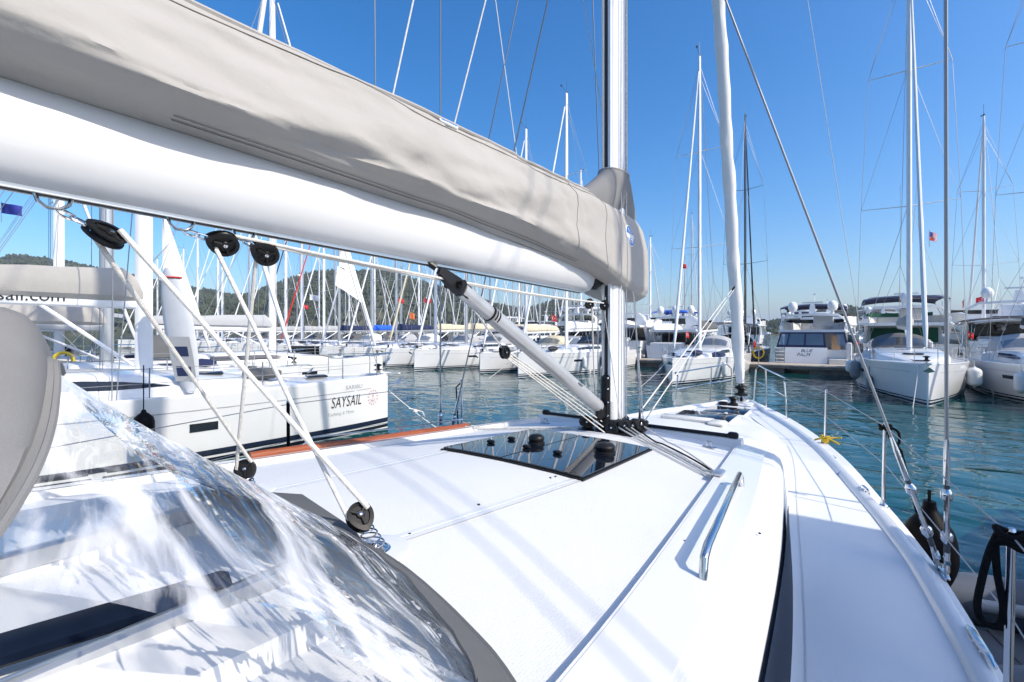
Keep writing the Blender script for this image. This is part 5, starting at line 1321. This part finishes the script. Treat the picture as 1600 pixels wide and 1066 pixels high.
# piping along both top edges, hem, seams
for side in (1, -1): part('top_piping', 'canvas', SCV, lambda m: m.tube([in_scv(bag_pt(y, 9.0, side)+V(side*.004, 0, .004)) for y in [-1.6+5.35*i/90 for i in range(91)]], .009, 6))
for yq in (2.52, 2.93): part('seam', 'canvas_stitch', SCV, lambda m: m.tube([in_scv(bag_pt(yq+.03*sin(k*.3), k*.25, 1)+V(.0015, 0, 0)) for k in range(10, 36)], .003, 4))
part('panel_seam', 'canvas_stitch', SCV, lambda m: m.tube([in_scv(bag_pt(y, 7.75, 1)+V(.0015, 0, 0)) for y in [-1.5+5.1*i/120 for i in range(121)]], .0022, 4))
part('zip_strip', 'canvas_grey', SCV, lambda m: m.loft([[in_scv(bag_pt(y, k, 1)+V(.003, 0, -.003)) for k in (1.15, 1.2)] for y in [.42+2.2*i/30 for i in range(31)]]))
part('panel_seam', 'canvas_stitch', SCV, lambda m: m.tube([in_scv(bag_pt(y, 7.75, 1)+V(.0015, 0, 0)) for y in [-1.5+5.1*i/120 for i in range(121)]], .0022, 4))
part('zip_strip', 'canvas_grey', SCV, lambda m: m.loft([[in_scv(bag_pt(y, k, 1)+V(.003, 0, -.003)) for k in (1.42, 1.46)] for y in [.42+2.2*i/30 for i in range(31)]]))
# hood over the mast front of the cover
def mast_hood(m):
    secs = []
    for z, rx, ya, yf, cx_ in ((3.60, .125, 2.62, 3.84, -.07), (3.68, .122, 2.72, 3.80, -.05), (3.75, .118, 2.86, 3.70, -.03), (3.83, .112, 2.98, 3.61, -.015), (3.90, .106, 3.07, 3.53, 0), (3.955, .098, 3.13, 3.47, 0)):
        cy, ry = (ya+yf)/2, (yf-ya)/2
        secs.append([in_scv(V(cx_+x+.006*noise.noise(V(i_*.6, z*9, 1)), cy+y, z)) for i_, (x, y) in enumerate(oval(rx, ry, 28, 2.1))])
    m.loft(secs, closed=True, cap=False); secs2 = secs[-1]
    c = Vector((0, 0, 0))
part('mast_hood', 'canvas_mid', SCV, mast_hood, 70)  # same fabric as the cover; the darker grey paints in its shade
part('mast_hood_hem', 'canvas', SCV, lambda m: m.tube([in_scv(V(x, 3.30+y, 3.955)) for x, y in oval(.099, .171, 28, 2.1)], .008, 6, False, True))
# lower front flap
part('front_flap', 'canvas', SCV, lambda m: m.sheet([[in_scv(V(BX+x, y, z)) for x, y, z in r_] for r_ in (((.17, 3.24, 3.24), (.19, 3.50, 3.23), (.14, 3.76, 3.27)), ((.14, 3.30, 3.12), (.15, 3.50, 3.10), (.11, 3.72, 3.17)), ((.11, 3.42, 3.02), (.10, 3.54, 2.98), (.085, 3.64, 3.06)))], .006), 70)
# lazy-jack eyes: white frame round a blue loop
def eye(px, py, n_):
    q = atx(px, py, BX+.145); y0 = q.y
    def P(dy, k): return in_scv(bag_pt(y0+dy, k, 1)+V(.006, 0, .001))
    part('eye_frame', 'print_white', SCV, lambda m: m.tube([P(-.055, 9.0), P(-.05, 8.5), P(-.03, 8.15), P(.03, 8.15), P(.05, 8.5), P(.055, 9.0)], .007, 6))
    part('eye_loop', 'print_blue', SCV, lambda m: m.tube([P(-.05, 8.85), P(.05, 8.85)], .008, 6))
    return bag_pt(y0+.04, 8.9, 1)
e1 = eye(712, 199, 0); e2 = eye(968, 330, 1)
# emblem: white oval, blue halves, N over S
def logo():
    q = atx(981, 369, BX+.20); yc, zc = q.y, q.z
    s_ = bag_sec(yc)
    def surf(dy, dz, off):
        y = yc+dy; z = zc+dz; lo, hi = 3.2, 9.5
        for _ in range(24):
            md = (lo+hi)/2
            if bag_pt(y, md, 1).z < z: lo = md
            else: hi = md
        p = bag_pt(y, lo, 1); return in_scv(V(p.x+off+.003, y, z))
    ry, rz_ = .078, .086
    ell = [(cos(2*pi*k/28)*ry, sin(2*pi*k/28)*rz_) for k in range(28)]
    part('emblem_disc', 'print_white', SCV, lambda m: (m.add([surf(a, b, 0) for a, b in ell]+[surf(0, 0, 0)], [(k, (k+1) % 28, 28) for k in range(28)]), m.loft([[surf(a, b, 0) for a, b in ell], [surf(a, b, -.03) for a, b in ell]], closed=True)), 0)
    def half(m, up):
        arc = [radians(12+156*k/14) for k in range(15)]
        if not up: arc = [radians(192+156*k/14) for k in range(15)]
        if up: m.add([surf(cos(a)*ry*.86, sin(a)*rz_*.88, .002) for a in arc], [tuple(range(15))])
        else:
            n = len(arc); m.add([surf(cos(a)*ry*.9, sin(a)*rz_*.9, .003) for a in arc]+[surf(cos(a)*ry*.78, sin(a)*rz_*.78, .003) for a in arc], [(k, k+1, n+k+1, n+k) for k in range(n-1)])
    part('emblem_top', 'print_blue', SCV, lambda m: half(m, True), 0)
    part('emblem_rim', 'print_blue', SCV, lambda m: half(m, False), 0)
    text_part('lettering', 'print_white', SCV, 'N', lambda x, y: surf(x*1.35-.032, y+.016, .004), .066)
    text_part('lettering', 'print_blue', SCV, 'S', lambda x, y: surf(x*1.35-.03, y-.066, .004), .07)
logo()

# ------------------------------------------------------------------ pulley blocks
def block(label, c, n, d, r=.03, becket=True, double=False, group=None, shackle=True):
    """c centre, n sheave axis, d direction towards the shackle"""
    n = Vector(n).normalized(); d = Vector(d); d = (d-n*d.dot(n)).normalized(); t = n.cross(d)
    root = thing('pulley_block', label, 'pulley block', group=group, mtx=frame(c, t, d, n))
    for o in (root,): pass
    w = r*.48
    def cheek(m, z):
        pts = []
        for k in range(24):
            a = 2*pi*k/24; rr = r*1.05; y = sin(a)*rr; x = cos(a)*rr
            if y > 0: y *= 1.38; x *= (1-.28*(y/(1.38*rr))**2)
            pts.append((x, y))
        inn = [(x*.70, y*.70) for x, y in pts]; th = r*.16; nn_ = 24
        for s in (-th/2, th/2):
            b = len(m.v); m.v += [(x, y, z+s*(.6 if s*z > 0 else 1)) for x, y in pts]+[(x, y, z+s) for x, y in inn]
            f = [(b+k, b+(k+1) % nn_, b+nn_+(k+1) % nn_, b+nn_+k) for k in range(nn_)]
            m.f += f if s > 0 else [tuple(reversed(q)) for q in f]
        b = len(m.v)-4*nn_
        m.f += [(b+k, b+2*nn_+k, b+2*nn_+(k+1) % nn_, b+(k+1) % nn_) for k in range(nn_)]
        m.f += [(b+nn_+(k+1) % nn_, b+3*nn_+(k+1) % nn_, b+3*nn_+k, b+nn_+k) for k in range(nn_)]
        for a in (pi/2, pi/2+2.2, pi/2-2.2): m.tube([V(0, 0, z), V(cos(a)*r*.85, sin(a)*r*.9, z)], r*.15, 6)
        m.lathe([(r*.34, z-th*.6), (r*.36, z), (r*.30, z+th*.6 if z > 0 else z+th*.5)], 14)
    zs = (-w, 0, w) if double else (-w*.62, w*.62)
    for z in zs: part('cheek', 'black_plastic', root, lambda m: cheek(m, z))
    for za, zb in zip(zs, zs[1:]):
        zc = (za+zb)/2; hw = (zb-za)/2-.0008
        part('sheave', 'black_plastic', root, lambda m: m.lathe([(r*.96, zc-hw*.8), (r*.93, zc-hw*.6), (r*.74, zc), (r*.93, zc+hw*.6), (r*.96, zc+hw*.8)], 24))
    part('pin', 'steel', root, lambda m: m.lathe([(r*.16, zs[0]-r*.16), (r*.16, zs[-1]+r*.14), (r*.08, zs[-1]+r*.17)], 12))
    if shackle:
        part('shackle', 'steel', root, lambda m: (m.tube([V(-r*.16, r*1.30, 0), V(-r*.2, r*1.6, 0), V(-r*.18, r*2.0, 0), V(0, r*2.15, 0), V(r*.18, r*2.0, 0), V(r*.2, r*1.6, 0), V(r*.16, r*1.30, 0)], r*.09, 7), m.tube([V(0, r*1.3, -r*.25), V(0, r*1.3, r*.25)], r*.1, 7)))
    return root
def strap(p):      # bow-shaped hanger under the boom
    part('boom_hanger', 'steel', boom_o, lambda m: (m.tube([p+V(0, -.034, .004), p+V(0, -.027, -.02), p+V(0, -.012, -.033), p+V(0, .012, -.033), p+V(0, .027, -.02), p+V(0, .034, .004)], .0045, 8)))
def rope(label, pts, r=.006, mt='rope', group=None, n=8):
    return tag(tube_obj('rope', mt, None, pts, r, n), label, 'rope', group)
def link_chain(p, q, nm):  # shackle link between hanger and block head
    pass
toC = lambda p: (CAM-p)
hA, hB, hC = [V(BX, y, boom_z(y)) for y in (.215, .475, .645)]
for h in (hA, hB, hC): strap(h)
bA = atx(170, 368, BX); bB = atx(351, 381, BX); bC = atx(416, 397, BX)
gA = hA+V(0, 0, -.034); gB = hB+V(0, 0, -.034); gC = hC+V(0, 0, -.034)
r1 = .037
def axis_for(c, d, tw):   # axis roughly towards the camera, turned by tw about d
    d = Vector(d).normalized(); n = (CAM-c); n = (n-d*n.dot(d)).normalized(); return Matrix.Rotation(tw, 3, d) @ n
for c, g, tw, lb in ((bA, gA, radians(62), 'black pulley block seen edge on, hanging under the boom end by a long shackle'), (bB, gB, radians(-25), 'black pulley block under the boom, middle of the three mainsheet blocks'), (bC, gC, radians(-15), 'black pulley block under the boom where the mainsheet turns forward')):
    block(lb, c, axis_for(c, g-c, tw), g-c, r1)
    d = (g-c); L_ = d.length; u = d.normalized()
    s = u.cross(V(1, 0, 0)).normalized()
    if L_ > r1*2.2: tag(tube_obj('shackle', 'steel', None, [g, g-u*.015+s*.007, g-u*(L_-r1*2.0)+s*.006, g-u*(L_-r1*1.9), g-u*(L_-r1*2.0)-s*.006, g-u*.015-s*.007], .0035, 6, True), 'stainless shackle holding the %s mainsheet block to the boom hanger' % {0: 'edge on', 1: 'middle', 2: 'forward'}[[bA, bB, bC].index(c)], 'shackle')
# deck blocks standing on springs
s1 = on_roof(388, 768); s2 = on_roof(588, 860)
d1 = aty(383, 733, s1.y); d2 = aty(562, 806, s2.y)
def spring(label, p, top, r0=.032, r1_=.02):
    root = thing('standing_spring', label, 'spring', p)
    h = (top-p)
    part('coil', 'steel', root, lambda m: m.tube([h*(i/90)+V(cos(i*.30)*lerp(r0, r1_, i/90), sin(i*.30)*lerp(r0, r1_, i/90), .006) for i in range(91)], .0024, 6))
    part('base_plate', 'steel', root, lambda m: m.lathe([(.045, 0), (.045, .004), (.03, .007), (.008, .022)], 20))
spring('stainless standing spring under the mainsheet block farther from the sprayhood corner', s1, d1.lerp(s1, .42)); spring('stainless standing spring under the mainsheet block beside the sprayhood corner', s2, d2.lerp(s2, .40))
block('black mainsheet block upright on its spring towards the port rail', d1, axis_for(d1, s1-d1, radians(12)), s1-d1, .036, shackle=False)
block('black mainsheet block leaning on its spring beside the sprayhood corner', d2, axis_for(d2, s2-d2, radians(-22)), s2-d2, .036, shackle=False)
for p in (s1, s2): part('deck_pad', 'gelcoat', OWN, lambda m: m.lathe([(.095, 0), (.092, .006), (.08, .008)], 28, Matrix.Translation(p+V(0, 0, -.003))))
def tang(c, r, frm, s):   # point on the sheave edge facing away sideways
    d = (Vector(frm)-c).normalized(); n = axis_for(c, d, 0); return c+n.cross(d)*r*s
rope('thick white mainsheet part from edge on boom block to block beside sprayhood corner', [tang(bA, .028, d2, 1), tang(d2, .03, bA, -1)], .0075)
rope('white mainsheet part from the edge on boom block down to the port deck block', [tang(bA, .028, d1, -1), tang(d1, .03, bA, -1)], .0065)
rope('white mainsheet part from the middle boom block down to the block beside the sprayhood corner', [tang(bB, .028, d2, -1), tang(d2, .03, bB, 1)], .0065)
rope('white mainsheet part hanging from the forward boom block to the port deck block', [tang(bC, .028, d1, -1), tang(d1, .03, bC, 1)], .0065)
gk1, gk2 = aty(921, 476, 3.02), aty(944, 478, 3.12)
rope('white mainsheet led forward under the boom from the forward block', pts_arc(tang(bC, .028, gk1, 1), gk1+V(0, 0, .02), .02), .0065)
rope('second white line led forward under the boom from the middle block', pts_arc(tang(bB, .03, gk2, 1), gk2+V(0, 0, .02), .025), .0055)
block('small black block hanging at the gooseneck, nearer the sail', gk1, V(.85, -.5, 0), V(0, .1, 1), .032)
block('small black block hanging at the gooseneck against the mast', gk2, V(.6, -.8, 0), V(0, .1, 1), .032)
rope('white line falling from the gooseneck block to the mast foot', [gk1+V(.02, 0, -.02), V(-.10, 3.18, MZ+.10)], .0055)
rope('grey line falling beside the mast from the gooseneck', [gk2+V(.0, .02, -.02), V(-.05, 3.15, MZ+.12)], .0045, 'rope_grey')
rope('dark speckled line beside the mast from the gooseneck', [gk2+V(-.05, .0, .04), V(-.09, 3.2, MZ+.12)], .0045, 'rope_grey')
# vang purchase
vbk = atx(789, 551, -.06); block('black vang block on its wire strop below the vang', vbk, axis_for(vbk, va-vbk, radians(40)), va-vbk, .034)
rope('wire strop from the vang head to its block', [va+vd*-.02+V(0, .02, -.03), vbk+(va-vbk).normalized()*.07], .005, 'rope_grey')
for k, (o, lb) in enumerate(((.012, 'uppermost white vang tackle line'), (-.004, 'middle white vang tackle line'), (-.018, 'lower white vang tackle line'), (-.028, 'lowest white vang tackle line leading past the mast foot'))):
    rope(lb, [vbk+V(0, .01, o), V(-.03+.02*k, 3.12-.02*k, MZ+.13-.035*k)], .0045)
# blocks round the mast foot
mf = [(V(-.16, 3.14, MZ+.07), (.6, -.8, .1), 'black block at the mast foot below the vang end'), (V(-.21, 3.22, MZ+.05), (.7, -.7, 0), 'black block at the mast foot on the side towards the lettered yacht'),
      (V(.12, 3.20, MZ+.06), (.55, -.8, .2), 'first black turning block right of the mast foot'), (V(.165, 3.245, MZ+.06), (.6, -.78, .2), 'second black turning block right of the mast foot'), (V(.205, 3.31, MZ+.065), (.7, -.7, .2), 'third black turning block right of the mast foot'), (V(.05, 3.13, MZ+.05), (.4, -.9, .2), 'black block in front of the mast collar')]
for c, n_, lb in mf: block(lb, c, n_, V(-.3, .6, -.35) if c.x > .06 else V(.4, .5, -.4), .042, double=True, shackle=False)
part('mast_foot_plate', 'black_plastic', mast_o, lambda m: m.rbox((0, 3.27, MZ+.004), (.44, .36, .02), .008))
# lines led aft over the roof to the organiser
for k in (0, 1, 2, 3, 5):
    a = V(.10+.03*k, 3.16+.03*k, MZ+.05); b = V(.895+.012*k, 2.50+.010*k, 0)
    pts = []
    for i in range(13):
        t = i/12; p = a.lerp(b, t); p.z = max(lerp(a.z, roof_z(.9, 2.5)+.03, min(1, t*3)), roof_z(p.x, p.y)+.012) if t < .34 else roof_z(p.x, p.y)+.012+.004*(k % 2)+.01*sin(pi*t)
        p.x += .012*sin(t*6+k); pts.append(p)
    rope(['white halyard tail led aft from the mast foot, outermost of the bundle', 'grey flecked line in the bundle led aft from the mast foot', 'white line in the middle of the bundle led aft from the mast foot', 'black flecked line in the bundle led aft from the mast foot', 'second grey flecked line in the bundle led aft from the mast foot', 'white line nearest the bow in the bundle led aft from the mast foot'][k], pts, .0055, ['rope', 'rope_grey', 'rope', 'rope_black', 'rope_grey', 'rope'][k])
pts = [V(-.16, 3.12, MZ+.04)]+[V(lerp(-.25, -.95, t), lerp(3.02, 2.62, t), roof_z(lerp(.25, .95, t), lerp(3.02, 2.62, t))+.012) for t in [i/6 for i in range(7)]]
rope('grey flecked line led aft over the far side of the roof', pts, .0055, 'rope_grey')
pts = [V(p.x+.02, p.y+.05, p.z) for p in pts]; rope('white line led aft over the far side of the roof', pts, .0055)
# halyards up the mast
for k, (x, y, mt, lb) in enumerate(((.085, 3.24, 'rope', 'white halyard tight against the mast side'), (.090, 3.33, 'rope_grey', 'grey flecked halyard along the mast side'), (.062, 3.40, 'rope', 'white halyard along the front of the mast'), (-.02, 3.14, 'rope', 'white line along the mast track'))):
    rope(lb, [V(x, y, MZ+.08), V(x*1.0, y, 9), V(x*.9, y, 19)], .0045, mt)
rope('grey flecked spare halyard hanging clear ahead of the mast', [V(.15, 3.48, MZ+.03), V(.10, 3.47, 3.0), V(.035, 3.45, 3.3), V(.03, 3.44, 19)], .0055, 'rope_grey'); rope('white spare halyard hanging clear ahead of the mast', [V(.18, 3.46, MZ+.03), V(.11, 3.43, 3.0), V(.055, 3.43, 3.3), V(.05, 3.425, 19)], .0045)
rope('thin white line crossing the mast from the boom to its foot', [V(-.03, 3.13, 3.05), V(.105, 3.17, MZ+.12)], .004)
# jib sheet to the track car
clew = F0.lerp(F1, .108)+V(0, -.10, 0)
rope('white jib sheet slanting from the furled sail to the track car', [clew, V(.10, 3.62, 2.08)], .006); rope('second white jib sheet part slanting to the mast foot', [clew+V(0, 0, -.05), V(.20, 3.42, 2.03)], .005)
rope('black splice on the jib sheet near the furled sail', [clew.lerp(V(.10, 3.62, 2.08), .005)+V(.012, 0, 0), clew.lerp(V(.10, 3.62, 2.08), .05)+V(.012, 0, 0)], .014, 'rope_black')
# lazy jacks and other running lines in the sky
def sky_line(label, p, px, py, up=8.0, r=.0035, mt='rope'):
    """line from p upwards through the direction seen at (px, py)"""
    d = (p-CAM); Yd = -d.x*_s+d.y*_c; q = atd(px, py, Yd*1.05); e = p+(q-p)*(1+up/(q-p).length)
    return rope(label, [p, e], r, mt)
sky_line('white lazy jack rising from the eye midway along the sail cover', e1, 759, 0)
sky_line('white lazy jack rising from the eye by the mast', e2, 912, 0)
b3 = bag_pt(atx(617, 152, BX+.1).y, 9.2, 1); sky_line('white lazy jack rising from the cover between the eyes and the boom end', b3, 646, 0)
b4 = bag_pt(atx(440, 68, BX+.1).y, 9.2, -1); sky_line('thick white topping line rising from the cover towards the boom end', b4, 413, 0, r=.0085)
for px, py, qx, d, r, lb, mt in ((587, 135, 585, 9.0, .011, 'thin dark stay of the lettered yacht behind the sail cover', 'wire_dark'), (755, 215, 822, 12, .014, 'dark slanting stay behind the sail cover', 'wire_dark'), (812, 232, 766, 12, .012, 'pale slanting stay crossing a dark one behind the sail cover', 'rope'), (938, 278, 924, 6, .006, 'thin dark wire just beside our mast track', 'wire_dark')):
    p = atd(px, py+45, d); q = atd(qx, -60, d); rope(lb, [p, q], r, mt)
rope('thin pale halyard slanting down towards the named motor yacht', [atd(1343, 512, 24), atd(1322, 380, 24), atd(1254, -50, 24)], .014)
# yellow lashing, black ropes on stanchions
def knot(label, c, mt, r, loops, hang):
    root = thing('rope_coil', label, 'rope', c)
    rn = random.Random(4)
    part('knot', mt, root, lambda m: [m.tube([V(cos(a)*(.030+.004*j), sin(a)*.028, -.01+.018*j+.010*sin(2*a+j)) for a in [2*pi*i/14 for i in range(14)]], r, 7, False, True) for j in range(loops)])
    for k, pts in enumerate(hang): part('hanging_bight', mt, root, lambda m: m.tube([samp([V(*p) for p in pts], i/30) for i in range(31)], r, 8))
ya = ST_Y[0]; xs = edge(ya)-.045+.01
pS = V(xs, ya, deck_z(ya)+.57)
knot('black rope tied to the nearest starboard stanchion with a long hanging loop', pS, 'rope_black', .011, 3, [[(-.035, 0, .01), (-.055, .0, -.06), (-.075, -.01, -.16), (-.085, -.01, -.25), (-.07, -.01, -.30), (-.035, -.01, -.30), (-.02, 0, -.24), (-.035, .0, -.12), (-.04, .0, 0)], [(.03, 0, .02), (.06, .01, -.05), (.10, .02, -.16), (.13, .02, -.3)]])
yb = ST_Y[1]; pS = V(edge(yb)-.035, yb, deck_z(yb)+.575)
knot('black rope loop tied on the starboard stanchion by the shrouds', pS, 'rope_black', .009, 2, [[(.02, 0, .01), (.07, -.02, -.02), (.075, -.03, -.09), (.05, -.03, -.12), (.03, -.02, -.08), (.01, 0, -.01)]])
rope('black lashing line from the stanchion by the shrouds down to a turnbuckle', [pS, V(1.735, 3.7, 1.98), V(1.745, 3.335, 1.86), V(1.775, 3.333, 1.72)], .008, 'rope_black')
yc_ = ST_Y[2]
pS = V(edge(yc_)-.045, yc_, deck_z(yc_)+.03)
knot('yellow rope wound round the foot of the third starboard stanchion', pS, 'rope_yellow', .010, 4, [[(.02, 0, .03), (.08, -.02, .01), (.13, -.05, -.01)], [(.02, .0, .03), (.1, .03, .04), (.15, .02, .05)], [(-.02, 0, .03), (-.08, .03, 0), (-.10, .05, -.015)]])
# port stanchion tie and mooring whip seen against the water
pv = atz(724, 662, 1.455); rope('black cord tied on the port stanchion', [V(-edge(3.5)+.03, 3.5, 2.19), V(-edge(3.5)-.02, 3.48, 2.14), V(-edge(3.5)+.01, 3.48, 1.7)], .008, 'rope_black')
# fender on our starboard side below the shrouds
fender('large black fender hanging on our starboard side by the shroud turnbuckles', (1.93, 4.25, .92), 'black_rubber', .60, .15, .10, ball=True)
# grey inflatable dinghy lying off the starboard side
def dinghy():
    root = thing('inflatable_dinghy', 'grey inflatable dinghy with light rubbing strake afloat beside our starboard side', 'dinghy', (2.02, 4.95, 0), radians(-90+14))
    L = 2.35                  # local +y points away from our hull
    pts = [V(-.62, .0, .33), V(-.63, .5, .33), V(-.63, 1.1, .34), V(-.58, 1.6, .37), V(-.4, 2.0, .42), V(0, 2.2, .46), V(.4, 2.0, .42), V(.58, 1.6, .37), V(.63, 1.1, .34), V(.63, .5, .33), V(.62, .0, .33)]
    part('tube', 'dinghy_grey', root, lambda m: m.tube(pts, [.10, .215]+[.225]*7+[.215, .10], 20))
    part('rubbing_strake', 'dinghy_light', root, lambda m: (m.tube([V(p.x*.64, p.y*.93, p.z+.06) for p in pts[1:10]], .05, 10), m.tube([V(p.x*1.33, p.y*1.02+.02, p.z-.02) for p in pts[1:10]], .04, 8)))
    part('floor', 'dinghy_floor', root, lambda m: [m.rbox((0, .12+.27*k, .17), (.86, .255, .06), .012) for k in range(7)])
    part('transom', 'dinghy_grey', root, lambda m: m.rbox((0, .12, .34), (.86, .05, .36), .02))
    part('grab_handle', 'dinghy_light', root, lambda m: m.tube([V(.42, .45, .50), V(.44, .47, .55), V(.44, .57, .55), V(.42, .59, .50)], .018, 8))
    part('seat', 'dinghy_light', root, lambda m: m.rbox((0, 1.0, .5), (1.0, .24, .04), .015))
dinghy()
# ================================================================== AIR
def haze():
    mb = MB().box((0, 3000, 110), (11000, 11000, 222.0)); o = mb.build('haze', 'water', None, 0); tag(o, 'thin blue sea haze over the marina', 'haze', kind='stuff')
    m = bpy.data.materials.new('haze'); m.use_nodes = True; nt = m.node_tree
    for n in list(nt.nodes): nt.nodes.remove(n)
    out = nt.nodes.new('ShaderNodeOutputMaterial'); v = nt.nodes.new('ShaderNodeVolumePrincipled')
    v.inputs['Color'].default_value = (.72, .84, 1.0, 1); v.inputs['Density'].default_value = HAZE; v.inputs['Anisotropy'].default_value = 0.0
    nt.links.new(v.outputs[0], out.inputs['Volume']); o.data.materials[0] = m
HAZE = 0.00014
if HAZE > 0: haze()
